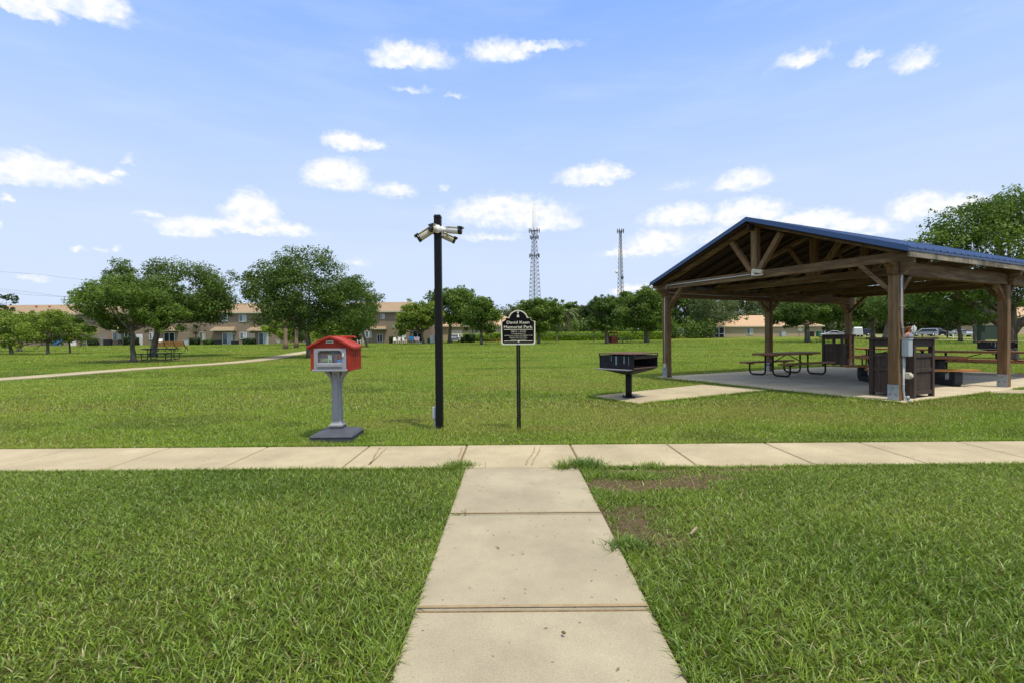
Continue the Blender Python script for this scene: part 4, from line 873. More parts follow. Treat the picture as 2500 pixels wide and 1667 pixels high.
# ------------------------------------------------------------------ cars
def car(label, px, D, rz, kind='sedan', paint='carwhite', group='cars parked along the street'):
    p = at(px, D); r = thing('parked_car', label, 'car', p, rz, group); L, Wd = (4.7,1.8)
    if kind == 'sedan': prof = [(-2.35,.35),(-2.35,.75),(-2.25,.95),(-1.5,1.0),(-.75,1.42),(.35,1.46),(1.15,1.05),(2.1,.88),(2.35,.65),(2.33,.35)]; gl = [(-1.35,1.0),(-.72,1.36),(.33,1.40),(.98,1.04)]
    elif kind == 'van': prof = [(-2.5,.4),(-2.5,1.9),(-2.3,2.15),(.9,2.15),(1.5,1.3),(2.4,1.1),(2.5,.8),(2.5,.4)]; gl = [(.2,1.3),(.2,1.95),(.82,1.95),(1.35,1.3)]
    else: prof = [(-2.4,.38),(-2.42,1.0),(-2.2,1.6),(-1.9,1.72),(.4,1.72),(1.25,1.15),(2.2,1.0),(2.42,.7),(2.4,.38)]; gl = [(-2.1,1.08),(-1.85,1.6),(.36,1.62),(1.05,1.12)]
    mb = MB(); n = len(prof); lev = [(-1.0,.86),(-.8,1.0),(.8,1.0),(1.0,.86)]; vs = []
    for (t, sc) in lev:
        for (x, z) in prof:
            tuck = .82 if z > 1.15 else 1.0; vs.append((x*(.985 if sc < 1 else 1), t*Wd/2*tuck, z if sc == 1 else (z-.03 if z > .5 else z)))
    fs = [tuple(range(n)), tuple(range(4*n-1,3*n-1,-1))]+[(l*n+i, l*n+(i+1) % n, (l+1)*n+(i+1) % n, (l+1)*n+i) for l in range(3) for i in range(n)]
    mb.add(vs, fs); mb.build('body', M[paint], r, bevel=.04)
    for sgn in (-1,1):
        g = MB(); g.add([(x, sgn*(Wd/2*(.83 if z > 1.15 else .99)+.012), z) for x, z in gl], [(0,1,2,3)]); g.build('side_window', M['carglass'], r, fix=False)
    x1 = gl[2][0]; x2 = gl[3][0]; MB().add([(x1+.07,-.66,gl[2][1]),(x1+.07,.66,gl[2][1]),(x2+.18,.78,gl[3][1]+.01),(x2+.18,-.78,gl[3][1]+.01)],[(0,1,2,3)]).xf(Matrix.Translation((.03,0,.04))).build('windscreen', M['carglass'], r, fix=False)
    x1 = gl[1][0]; x2 = gl[0][0]; MB().add([(x1-.07,-.66,gl[1][1]),(x1-.07,.66,gl[1][1]),(x2-.18,.78,gl[0][1]+.01),(x2-.18,-.78,gl[0][1]+.01)],[(0,1,2,3)]).xf(Matrix.Translation((-.05,0,.04))).build('rear_window', M['carglass'], r, fix=False)
    for sx in (-1.42,1.42):
        for sy in (-1,1):
            w = MB().tube([(sx,sy*.72,.33),(sx,sy*.92,.33)], .33, 16).build('wheel', M['tire'], r); MB().tube([(sx,sy*.921,.33),(sx,sy*.935,.33)], .2, 12).build('rim', M['rim'], w)
    for sy in (-1,1):
        MB().box((-2.38,sy*.7,.85),(.08,.3,.16)).build('tail_light', M['redlamp'], r); MB().box((2.30,sy*.68,.72),(.1,.32,.14)).build('headlight', M['headlamp'], r)
    MB().box((-2.39,0,.62),(.03,.5,.12)).build('licence_plate', M['boxgrey'], r)
    return r
car('white sedan parked before the garage, seen from behind', 1111, 90, R(90)); car('white sedan parked side on beyond the brown bin', 2035, 100, R(150)); car('silver sport utility car partly behind the third pavilion post', 2074, 112, R(120), 'suv', 'carsilver'); car('white van with open rear beyond the brown bin', 2093, 108, R(58), 'van'); car('dark car beside the white van', 2101, 118, R(150), 'suv', 'cardark')
car('silver minivan parked near the person', 2256, 108, R(148), 'suv', 'carsilver'); car('dark navy sedan parked before the yellow house', 2291, 112, R(-36), 'sedan', 'carnavy'); car('light silver car half hidden by the leafy tree', 2345, 104, R(10), 'sedan', 'carsilver'); car('white car at the far right of the street', 2385, 100, R(20), 'sedan', 'carwhite'); car('grey car in shadow between minivan and navy sedan', 2272, 118, R(95), 'suv', 'cardark')
# street furniture far right
def post_thing(name, label, cat, px, D, build):
    r = thing(name, label, cat, at(px, D), 0); build(r); return r
def stop(r):
    MB().tube([(0,0,0),(0,0,2.1)], .035, 6).build('post', M['galv'], r); mb = MB(); n = 8; prof = [(math.cos(R(22.5)+k*R(45))*.33, 1.72+math.sin(R(22.5)+k*R(45))*.33) for k in range(8)]; mb.prism(prof, .04, .06); mb.build('sign_plate', mat('sign_back', (.62,.62,.6), .5), r)
post_thing('road_sign', 'bare metal back of an octagonal road sign next to the silver minivan', 'road sign', 2232, 52, stop)
def lamp(r): MB().tube([(0,0,0),(0,0,.6),(0,0,5.6)], [.14,.09,.07], 8).build('pole', M['black'], r); MB().tube([(0,0,5.5),(0,0,5.7),(0,0,6.0)], [.1,.22,.1], 8).build('lantern', M['black'], r)
post_thing('street_lamp', 'black street lamp post behind the navy sedan', 'street lamp', 2313, 95, lamp)
def mailb(r): MB().box((0,0,.6),(.16,.16,1.2)).build('post', M['winframe'], r); MB().box((0,-.12,1.2),(.25,.5,.25)).build('mailbox_body', M['winframe'], r, bevel=.05)
post_thing('mailbox', 'white mailbox post beyond the far sidewalk', 'mailbox', 2326.5, 88, mailb)
def bollard(r): MB().tube([(0,0,0),(0,0,1.0)], .05, 6).box((0,0,1.0),(.15,.15,.1)).build('post', M['black'], r)
post_thing('bollard', 'short black post between the road sign and the bin', 'post', 2252, 60, bollard)
def yflag(r): MB().tube([(0,0,0),(0,0,1.9)], .05, 6).build('post', M['black'], r); MB().tube([(0,0,1.9),(0,0,2.15),(0,0,2.45),(0,0,2.6)], [.3,.42,.4,.2], 12).build('ball', M['yellow'], r); MB().tube([(-.2,0,2.65),(.2,0,2.95)], .2, 8).build('cap', M['black'], r)
post_thing('yard_ornament', 'yellow and black yard ornament peeking over the library roof', 'ornament', 774, 72, yflag)

# ------------------------------------------------------------------ picnic tables
def picnic_table(label, p, rz, top='plank', seat='plank', frame='black', L=2.44, group='picnic tables', thick=False, z=.03, sc=1.0):
    r = thing('picnic_table', label, 'picnic table', (p.x, p.y, p.z+z), rz, group); h = .76; hb = .45
    def board(y, w, zt, t, m, name):
        mb = MB(); n = 5 if w > .5 else 2; g = .008
        for i in range(n): yy = y-w/2+w*(i+.5)/n; mb.box((0,yy,zt-t/2),(L,w/n-g,t))
        mb.box((0,y,zt-t*.55),(L-.02,w-.03,t*.7)); mb.build(name, M[m], r, bevel=.006)
    board(0, .76, h, .065, top, 'tabletop')
    for s in (-1,1): board(s*.72, .29, hb, .055, seat, 'bench_seat')
    if thick:
        for sx in (-1,1):
            for sy in (-1,1):
                prof = [(sy*.0,0),(sy*.75,0),(sy*.84,.10),(sy*.84,.385),(sy*.60,.385),(sy*.60,.22),(sy*.54,.15),(sy*.0,.15)]
                if sy < 0: prof = prof[::-1]
                MB().prism(prof, sx*.78-.09, sx*.78+.09, 'x').build('leg', M['thick_black'], r, bevel=.01)
            MB().bb((sx*.78-.08,-.13,.152),(sx*.78+.08,.13,.66)).bb((sx*.78-.04,-.34,.662),(sx*.78+.04,.34,.69)).build('pedestal', M['thick_black'], r, bevel=.01)
    else:
        for sx in (-1,1):
            x = sx*L*.36
            for sy in (-1,1):
                q = []
                for k in range(5): a = math.pi/2*k/4; q.append((x, sy*(.14+.13-.13*math.cos(a)), .03+.13-.13*math.sin(a)))
                q2 = []
                for k in range(5): a = math.pi/2*k/4; q2.append((x, sy*(.74-.13+.13*math.sin(a)), .03+.13-.13*math.cos(a)))
                MB().tube([(x,sy*.14,h-.08),(x,sy*.14,.3)]+q+q2+[(x,sy*.74,.3),(x,sy*.74,hb-.07)], .028, 8).build('leg', M[frame], r)
                MB().bb((x-.025,sy*.60,hb-.085),(x+.025,sy*.86,hb-.058)).build('seat_bracket', M[frame], r)
            MB().prism([(-.34,h-.067),(.34,h-.067),(.27,h-.10),(-.27,h-.10)], x-.03, x+.03, 'x').build('top_bracket', M[frame], r)
            MB().tube([(x,0,.36),(x*.12,0,h-.09)], .016, 6).tube([(x,-.14,.36),(x,.14,.36)], .014, 6).build('brace', M[frame], r)
    if sc != 1: r.scale = (sc,)*3
    return r
gt = 'brown picnic tables in the pavilion'
picnic_table('brown picnic table nearest the open lawn side of the pavilion', Vector((9.5,16.7,0)), TH, L=2.6, group=gt)
picnic_table('picnic table with thick black legs half hidden behind the near bin', Vector((11.05,13.55,0)), R(-14), L=2.5, seat='plank_pale', thick=True, group=gt)
picnic_table('farthest brown picnic table showing between the two bins', Vector((16.2,20.5,0)), R(-50), L=2.6, group=gt)
picnic_table('brown picnic table at the right frame edge behind the right post', Vector((16.3,16.6,0)), R(-40), L=2.9, group=gt)
picnic_table('dark green picnic table under the left shade trees', G(393,878), R(4), 'green_table','green_table','green_table', 2.1, 'picnic tables on the lawn', z=0)
picnic_table('orange topped picnic table left of the memorial sign', G(1201,841), R(2), 'plank_pale','plank_pale','black', 2.4, 'picnic tables on the lawn', z=0)
picnic_table('dark green picnic table beside the red bin by the hedge', G(1520,838), R(35), 'green_table','green_table','green_table', 2.4, 'picnic tables on the lawn', z=0)
picnic_table('small brown picnic table under the dark tree by the tan house', G(2012,836.5), R(75), 'plank','plank','black', 1.8, 'picnic tables on the lawn', z=0)
# slatted bench
def park_bench(label, p, rz):
    r = thing('park_bench', label, 'bench', p, rz); L = 3.1; mb = MB()
    for k in range(5): mb.box((0,-.2+.09*k,.46),(L,.075,.035))
    mb.build('seat', M['plank_pale'], r); mb = MB()
    for k in range(6): mb.box((0,-.26-.045*k,.55+.085*k),(L,.03,.07),Matrix.Rotation(.35,3,'X'))
    mb.build('backrest', M['plank_pale'], r)
    for i in range(4):
        x = -L/2+.06+(L-.12)*i/3; mb = MB(); mb.tube([(x,.22,.44),(x,-.2,.43),(x,-.28,.52),(x,-.5,1.03)], .035, 6)
        mb.tube([(x,.25,0),(x,.18,.2),(x,0,.38),(x,-.18,.2),(x,-.25,0)], .035, 6); mb.build('frame', M['black'], r)
park_bench('orange slatted park bench with black iron frames behind the green table', G(419,857), R(3))

# ------------------------------------------------------------------ bins
def bin_box(label, p, rz, s=.86, h=1.30, m='bin', grp='brown slatted litter bins', flip=(1,1)):
    r = thing('litter_bin', label, 'litter bin', p, rz, grp); c = s/2; t = .09
    # origin at the corner nearest the camera; box grows to +x and +y
    O = lambda x, y: (x*flip[0], y*flip[1])
    for (x, y) in ((t/2,t/2),(s-t/2,t/2),(t/2,s-t/2),(s-t/2,s-t/2)):
        MB().bb((x-t/2,y-t/2,0),(x+t/2,y+t/2,h)).build('corner_post', M[m], r, bevel=.006)
    for (z0, z1) in ((.07,.15),(.56,.64),(.88,.96),(h-.15,h)):
        e = .012; mb = MB()
        for a_, b_ in (((t,e,z0),(s-t,.05,z1)),((t,s-.05,z0),(s-t,s-e,z1)),((e,t,z0),(.05,s-t,z1)),((s-.05,t,z0),(s-e,s-t,z1))): MB().bb(a_, b_).build('rail', M[m], r, bevel=.004)
    def pan(side):
        mb = MB(); n = 5; w = (s-2*t)/n
        for i in range(n):
            a, b = t+w*i+.003, t+w*(i+1)-.003
            if side == 0: mb.bb((a,.035,.12),(b,.06,.9))
            elif side == 1: mb.bb((a,s-.06,.12),(b,s-.035,.9))
            elif side == 2: mb.bb((.035,a,.12),(.06,b,.9))
            else: mb.bb((s-.06,a,.12),(s-.035,b,.9))
        mb.build('side_panel', M[m], r)
    for k in range(4): pan(k)
    MB().bb((.07,.07,.90),(s-.07,s-.07,.925)).build('inner_shelf', M[m], r)
    MB().bb((-.05,-.05,h+.001),(s+.05,s+.05,h+.05)).build('lid', M[m], r, bevel=.01)
    return r
bin_box('large brown litter bin right beside the nearest pavilion post', Vector((*G(2231.5,976).xy, .0))+Vector((0,0,.028)), TH, .88, 1.26)
bin_box('brown litter bin farther back near the third pavilion post', Vector((*G(2057,896.5).xy, .03)), TH, .86)
p_ = G(1494,838); bin_box('reddish brown litter bin in front of the hedge', p_, R(20), 1.0, 1.55, 'bin_red', 'red litter bins')

# ------------------------------------------------------------------ charcoal grills
def grill(label, p, rz, w=.97, d=.90, sc=1.0, grp='charcoal grills'):
    r = thing('charcoal_grill', label, 'grill', p, rz, grp); z0, z1 = .69, .965
    MB().tube([(0,0,0),(0,0,.56)], .072, 16).build('post', M['grill'], r); mb = MB(); mb.box((0,0,.012),(.26,.26,.02),Matrix.Rotation(R(45),3,'Z'))
    for k in range(4): a = k*math.pi/2; mb.tube([(math.cos(a)*.14,math.sin(a)*.14,.02),(math.cos(a)*.14,math.sin(a)*.14,.05)], .014, 6)
    mb.build('base_plate', M['grill'], r)
    hw, hd = w/2, d/2; mb = MB(); q = .09; zb = .53
    mb.add([(-hw,-hd,z0),(hw,-hd,z0),(hw,hd,z0),(-hw,hd,z0),(-hw*.84,-hd*.84,z0-.06),(hw*.84,-hd*.84,z0-.06),(hw*.84,hd*.84,z0-.06),(-hw*.84,hd*.84,z0-.06),(-q,-q,zb),(q,-q,zb),(q,q,zb),(-q,q,zb)],
           [(0,1,5,4),(1,2,6,5),(2,3,7,6),(3,0,4,7),(4,5,9,8),(5,6,10,9),(6,7,11,10),(7,4,8,11),(8,9,10,11)])
    mb.build('fire_pan', M['grill'], r); MB().bb((-hw+.01,-hd+.01,z0-.004),(hw-.01,hd-.01,z0+.008)).build('pan_floor', M['rust'], r)
    for nm, a, b in (('side_wall',(-hw,-hd,z0),(-hw+.012,hd,z1)),('side_wall',(hw-.012,-hd,z0),(hw,hd,z1)),('side_wall',(-hw+.013,hd-.012,z0),(hw-.013,hd,z1))): 
        MB().bb(a, b).build(nm, M['grill'], r)
    mb = MB(); MB().bb((-hw+.013,-hd,z1-.055),(hw-.013,-hd+.012,z1-.0)).build('front_rail', M['grill'], r)
    # pale runs on the near side wall
    for (y0, y1, l) in ((-.02,.018,.20),(-.22,-.195,.17),(.12,.13,.12),(-.33,-.32,.2)): MB().bb((-hw-.002,y0,z1-l),(-hw-.0005,y1,z1-.01)).build('mineral_streak', M['streak'], r)
    mb = MB(); zt = z1+.035
    for (x, y) in ((-hw,-hd),(hw,-hd),(hw,hd),(-hw,hd)): mb.tube([(x,y,z1-.03),(x,y,zt+.02)], .014, 6)
    mb.build('corner_rod', M['grill'], r)
    mb = MB(); mb.bb((-hw+.02,-hd+.02,zt),(hw-.02,hd-.02,zt+.006))
    for k in range(24): y = -hd+.03+(d-.06)*k/23; mb.tube([(-hw,y,zt+.012),(hw,y,zt+.012)], .006, 4)
    mb.tube([(-hw,-hd,zt),(hw,-hd,zt),(hw,hd,zt),(-hw,hd,zt),(-hw,-hd,zt)], .009, 5); mb.build('cooking_grate', M['rust'], r)
    mb = MB()
    for k in range(16): x = -hw+.04+(w-.08)*k/15; mb.tube([(x,-hd+.03,z1-.06),(x,hd-.03,z1-.06)], .006, 4)
    mb.tube([(-hw+.02,-hd+.04,z1-.06),(hw-.02,-hd+.04,z1-.06)], .012, 5); mb.build('lower_grate', M['rust'], r)
    MB().bb((-hw-.22,-hd+.02,z0-.03),(-hw-.004,hd-.02,z0-.015)).build('side_shelf', M['steelshelf'], r); MB().bb((hw+.004,-hd+.3,z0-.03),(hw+.2,hd-.02,z0-.015)).build('side_shelf', M['steelshelf'], r)
    MB().bb((.08,-hd*.845-.012,z0-.052),(.16,-hd*.845-.004,z0-.016)).build('maker_plate', mat('copper_plate', (.22,.06,.04), .6), r)
    r.scale = (sc,)*3; return r
grill('rusty topped charcoal grill on its own concrete pad', G(1535,972)+Vector((0,0,.025)), R(43))
grill('black charcoal grill far right beyond the picnic tables', Vector((22.4,22.3,0)), R(40), 1.5, 1.2)

# ------------------------------------------------------------------ pavilion
def make_pavilion():
    r = thing('pavilion', 'open timber picnic pavilion with blue metal gable roof', 'pavilion', (C0.x, C0.y, 0), TH)
    z0 = .03; VW = 6.6; o = .36; e = .37; half = VW/2+e; ztop = 4.56; sl = .375
    rz = lambda v: ztop-sl*abs(v-VW/2); us = [0, 5.15, 10.3]
    for u in us:
        for v in (0, VW):
            p = MB().bb((u-.10,v-.10,z0+.01),(u+.10,v+.10,2.65)).build('post', M['wood_z'], r, bevel=.008)
            for (a, b) in (((u-.108,v-.102,z0),(u-.1005,v+.102,.36)),((u+.1005,v-.102,z0),(u+.108,v+.102,.36))): MB().bb(a, b).build('base_plate', M['galv'], p)
            mb = MB()
            for s_ in (-1,1):
                for (dv, dz) in ((0,.29),(-.055,.16),(.055,.16)): mb.tube([(u+s_*.105,v+dv,dz),(u+s_*.122,v+dv,dz)], .012, 6)
            mb.build('bolt', M['bolt'], p)
    for v in (0, VW):       # eave beams with scrolled ends
        prof = [(-.12,2.655),(-.17,2.70),(-.22,2.80),(-.33,2.87),(-.42,2.885),(-.42,2.93),(10.75,2.93),(10.75,2.655)]
        MB().prism(prof, v-.085, v+.085).build('eave_beam', M['wood_u'], r, bevel=.004)
        for u in us:
            for s_ in (-1,1):
                if (u == 0 and s_ < 0) or (u == 10.3 and s_ > 0): continue
                MB().beam((u+s_*.09,v,2.28),(u+s_*.52,v,2.69),.09,.11,(0,1,0)).build('knee_brace', M['wood_u'], r)
    tr = [0, 2.575, 5.15, 7.725, 10.3]
    for i, u in enumerate(tr):
        ends = i in (0, 4); w = .11
        offs = (-.0,) if ends else (-.055,.055)
        MB().bb((u-w/2,-.335,2.932),(u+w/2,VW+.335,3.135)).build('tie_beam', M['wood_v'], r, bevel=.005)
        for s_ in (-1,1):
            a = VW/2+s_*.0; b_ = VW/2+s_*(VW/2+.30); MB().beam((u,a,rz(a)-.155),(u,b_,rz(b_)-.155),.10,.17,(1,0,0)).build('top_chord', M['wood_v'], r)
        MB().bb((u-.08,VW/2-.085,3.137),(u+.08,VW/2+.085,4.30)).build('king_post', M['wood_z'], r)
        for s_ in (-1,1): MB().beam((u,VW/2+s_*.11,3.14),(u,VW/2+s_*.74,rz(VW/2+.74)-.24),.12,.13,(1,0,0)).build('strut', M['wood_z'], r)
        if i in (0,2,4):
            for v, s_ in ((0,1),(VW,-1)): MB().beam((u,v+s_*.085,2.33),(u,v+s_*.68,2.95),.09,.12,(1,0,0)).build('knee_brace', M['wood_v'], r)
            for v, s_ in ((0,-1),(VW,1)):
                prof = [(v+s_*.101,2.62),(v+s_*.17,2.66),(v+s_*.22,2.78),(v+s_*.30,2.86),(v+s_*.33,2.87),(v+s_*.33,2.93),(v+s_*.101,2.93)]
                if s_ > 0: prof = prof[::-1]
                MB().prism(prof, u-.06, u+.06, 'x').build('corbel', M['wood_v'], r)
    n = 19
    for i in range(n):
        u = -.26+(10.82)*i/(n-1)
        if min(abs(u-t) for t in tr) < .12: continue
        for s_ in (-1,1):
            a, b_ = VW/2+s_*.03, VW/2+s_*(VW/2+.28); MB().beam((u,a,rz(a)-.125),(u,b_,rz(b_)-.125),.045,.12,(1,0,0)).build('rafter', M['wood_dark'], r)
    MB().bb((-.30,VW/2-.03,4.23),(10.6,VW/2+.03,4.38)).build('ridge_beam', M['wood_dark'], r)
    for v in (-.352, VW+.352): MB().bb((-.28,v-.018,2.975),(10.58,v+.018,3.112)).build('fascia_board', M['weathered'], r)
    for s_ in (-1,1):    # roof deck under the metal
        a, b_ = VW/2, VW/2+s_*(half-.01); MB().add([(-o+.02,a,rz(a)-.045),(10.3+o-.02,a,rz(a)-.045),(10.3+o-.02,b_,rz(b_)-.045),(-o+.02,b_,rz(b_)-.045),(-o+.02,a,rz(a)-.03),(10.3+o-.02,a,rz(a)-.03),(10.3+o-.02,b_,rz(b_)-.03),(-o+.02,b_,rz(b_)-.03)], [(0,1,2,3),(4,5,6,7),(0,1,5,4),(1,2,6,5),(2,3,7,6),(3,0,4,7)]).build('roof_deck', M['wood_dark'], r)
        mb = MB(); U = np.arange(-o, 10.3+o+.01, .305); prof = []
        for k, u in enumerate(U[:-1]):
            prof += [(u,.0),(u+.015,.028),(u+.035,.028),(u+.05,0)]
        prof.append((U[-1],0)); m_ = len(prof); b2 = VW/2+s_*(half+.03)
        vs = [(u, a, rz(a)-.022+h) for u, h in prof]+[(u, b2, ztop-sl*(half+.03)-.022+h) for u, h in prof]
        mb.add(vs, [(k, k+1, k+1+m_, k+m_) for k in range(m_-1)]); mb.build('roof_panel', M['blue_metal'], r, fix=False)
        vv = VW/2+s_*(half+.0); MB().bb((-o-.01,vv-.012+s_*.0,rz(vv)-.085),(10.3+o+.01,vv+.012,rz(vv)-.025)).build('eave_trim', M['blue_metal'], r)
        for uu in (-o-.015, 10.3+o+.0):
            MB().add([(uu,a,rz(a)+.012),(uu+.015,a,rz(a)+.012),(uu+.015,b2,rz(b2)+.012),(uu,b2,rz(b2)+.012),(uu,a,rz(a)-.105),(uu+.015,a,rz(a)-.105),(uu+.015,b2,rz(b2)-.105),(uu,b2,rz(b2)-.105)], [(0,1,2,3),(4,5,6,7),(0,1,5,4),(1,2,6,5),(2,3,7,6),(3,0,4,7)]).build('rake_trim', M['blue_metal'], r)
    MB().prism([(VW/2-.16,rz(VW/2-.16)+.012),(VW/2,ztop+.014),(VW/2+.16,rz(VW/2-.16)+.012),(VW/2,ztop-.003)], -o-.02, 10.3+o+.02, 'x').build('ridge_cap', M['blue_metal'], r)
    # conduits, camera, boxes
    g = lambda v, z: (-.122 if z < 2.9 else -.072, v, z)
    MB().tube([g(VW-.03,.42), g(VW-.03,2.85), g(VW-.03,2.95), g(VW-.045,3.02), g(VW-.1,3.055), g(VW/2+.1,3.055)], .014, 8).build('conduit', M['conduit'], r)
    MB().box((-.13,VW-.03,.42),(.06,.09,.13)).build('outlet_box', M['cream'], r, bevel=.01)
    MB().box((-.085,VW/2,3.06),(.06,.10,.10)).build('junction_box', M['white'], r, bevel=.01)
    q = MB(); q.box((0,0,0),(.10,.30,.10)); q.xf(Matrix.Translation((-.20,VW/2-.2,3.10)) @ Matrix.Rotation(R(12),4,'X')); q.build('security_camera', M['cream'], r, bevel=.02); MB().tube([(-.1,VW/2-.03,3.05),(-.18,VW/2-.12,3.0),(-.19,VW/2-.36,3.0)], .02, 6).build('camera_arm', M['white'], r)
    f = lambda u, z: (u, -.125, z)
    MB().tube([f(-.0,2.92), f(-.02,2.72), f(-.05,2.55), f(-.05,1.7), f(.04,1.36)], .017, 8).build('conduit', M['conduit'], r)
    MB().tube([f(.03,.94), f(.03,.25), f(.06,.12), (.10,-.17,.0)], .02, 8).tube([f(.095,.94), f(.095,.62)], .009, 6).build('conduit', M['conduit'], r)
    eb = MB().box((.055,-.178,1.13),(.165,.13,.35)).build('electrical_box', M['boxgrey'], r, bevel=.008); MB().box((.055,-.182,1.315),(.18,.15,.02)).build('box_lid', M['boxgrey'], eb)
    MB().box((.12,-.165,.55),(.10,.10,.13)).tube([(.12,-.21,.55),(.12,-.25,.55)], .045, 10).build('outlet_box', M['cream'], r, bevel=.012)
    for (uu, zz) in ((-.05,2.0),(-.0,1.55),(.03,.8),(.03,.38)): MB().box(f(uu,zz),(.07,.03,.012)).build('pipe_strap', M['conduit'], r)
    MB().tube([(0.02,VW-.1,2.82),(2.5,VW-.1,2.79),(5.1,VW-.1,2.82)], .008, 5).build('wire', M['conduit'], r)
    return r
make_pavilion()
g_ = G(2219,985); tag(MB().tube([(g_.x+.02,g_.y,.0),(g_.x-.015,g_.y,.10)], .03, 10).tube([(g_.x-.0155,g_.y,.101),(g_.x-.03,g_.y,.155)], .033, 10).build('pipe_stub', M['boxgrey']), 'short leaning pipe stub in the grass at the pavilion corner', 'pipe')

# ------------------------------------------------------------------ camera pole
def cctv(r, base, yaw, pitch, L=.26, arm=.10, m='cream', rr=.038):
    """bullet camera: mount disc, arm, body, sunshield, dark front"""
    Mx = Matrix.Translation(base) @ Matrix.Rotation(yaw, 4, 'Z') @ Matrix.Rotation(pitch, 4, 'Y')
    root = MB(); root.tube([(0,0,0),(.5*L,0,0),(L,0,0)], [rr*.95,rr,rr], 14); root.box((L*.52,0,rr*.88),(L*1.08,rr*2.1,.012)); root.xf(Mx); o = root.build('bullet_camera', M[m], r, bevel=.004)
    f = MB(); f.tube([(L*1.001,0,0),(L*1.2,0,0)], rr*1.06, 14); f.box((L*1.12,0,rr*.98),(L*.35,rr*2.2,.02)); f.xf(Mx); f.build('camera_hood', M['lens'], o)
def make_pole():
    b = Vector((-1.113, 7.36, 0)); r = thing('camera_pole', 'tall square black pole carrying four white security cameras', 'pole', b, R(-2)); h = 3.24; w = .105
    MB().bb((-w/2,-w/2,-.05),(w/2,w/2,h)).build('pole', M['pole'], r, bevel=.008); MB().box((0,0,h+.02),(w+.012,w+.012,.04),None,.8).build('cap', M['pole'], r, bevel=.006)
    zc = h-.185
    MB().tube([(0.005,-w/2,zc),(0.005,-w/2-.03,zc)], .062, 20).build('camera_mount', M['white'], r); MB().tube([(w/2,0,zc),(w/2+.03,0,zc)], .058, 18).tube([(w/2+.03,0,zc),(w/2+.10,0,zc-.01)], .03, 10).build('camera_mount', M['white'], r)
    MB().tube([(-w/2,0,zc-.01),(-w/2-.03,0,zc-.01)], .055, 18).build('camera_mount', M['white'], r); MB().tube([(0,w/2,zc-.03),(0,w/2+.03,zc-.03)], .055, 18).build('camera_mount', M['white'], r)
    cctv(r, (w/2+.08,0,zc-.0), R(-12), R(7), .20, rr=.052, m='white'); cctv(r, (-w/2-.05,-.02,zc-.01), R(190), R(34), .20, rr=.058); cctv(r, (.05,.10,zc-.06), R(15), R(22), .18, rr=.046); cctv(r, (-.035,-w/2-.05,zc-.0), R(225), R(2), .05, rr=.058)
    MB().box((-w/2-.03,0.02,.285),(.055,.08,.18)).build('junction_box', M['boxgrey'], r, bevel=.008); MB().tube([(-w/2-.02,.02,.2),(-w/2-.02,.02,-.02)], .016, 8).build('conduit', M['boxgrey'], r)
make_pole()

# ------------------------------------------------------------------ memorial sign
def text_mesh(s, size, x, z, y, m, parent, name='lettering', bold=.0, width=None, depth=.0015):
    cu = bpy.data.curves.new('t', 'FONT'); cu.body = s; cu.size = size; cu.align_x = 'CENTER'; cu.extrude = depth; cu.offset = bold; cu.resolution_u = 3
    o = bpy.data.objects.new('t', cu); COL.objects.link(o); bpy.context.view_layer.update()
    dg = bpy.context.evaluated_depsgraph_get(); me = bpy.data.meshes.new_from_object(o.evaluated_get(dg)); bpy.data.objects.remove(o)
    co = np.array([v.co for v in me.vertices]); sx = 1.0
    if width: sx = width/(co[:, 0].max()-co[:, 0].min()); xm = (co[:, 0].max()+co[:, 0].min())/2
    else: xm = 0
    for v in me.vertices: v.co = Vector(((v.co.x-xm)*sx+x, y-v.co.z, v.co.y+z))
    me.materials.clear(); me.materials.append(m); me.name = name; ob = bpy.data.objects.new(name, me); COL.objects.link(ob); ob.parent = parent; return ob
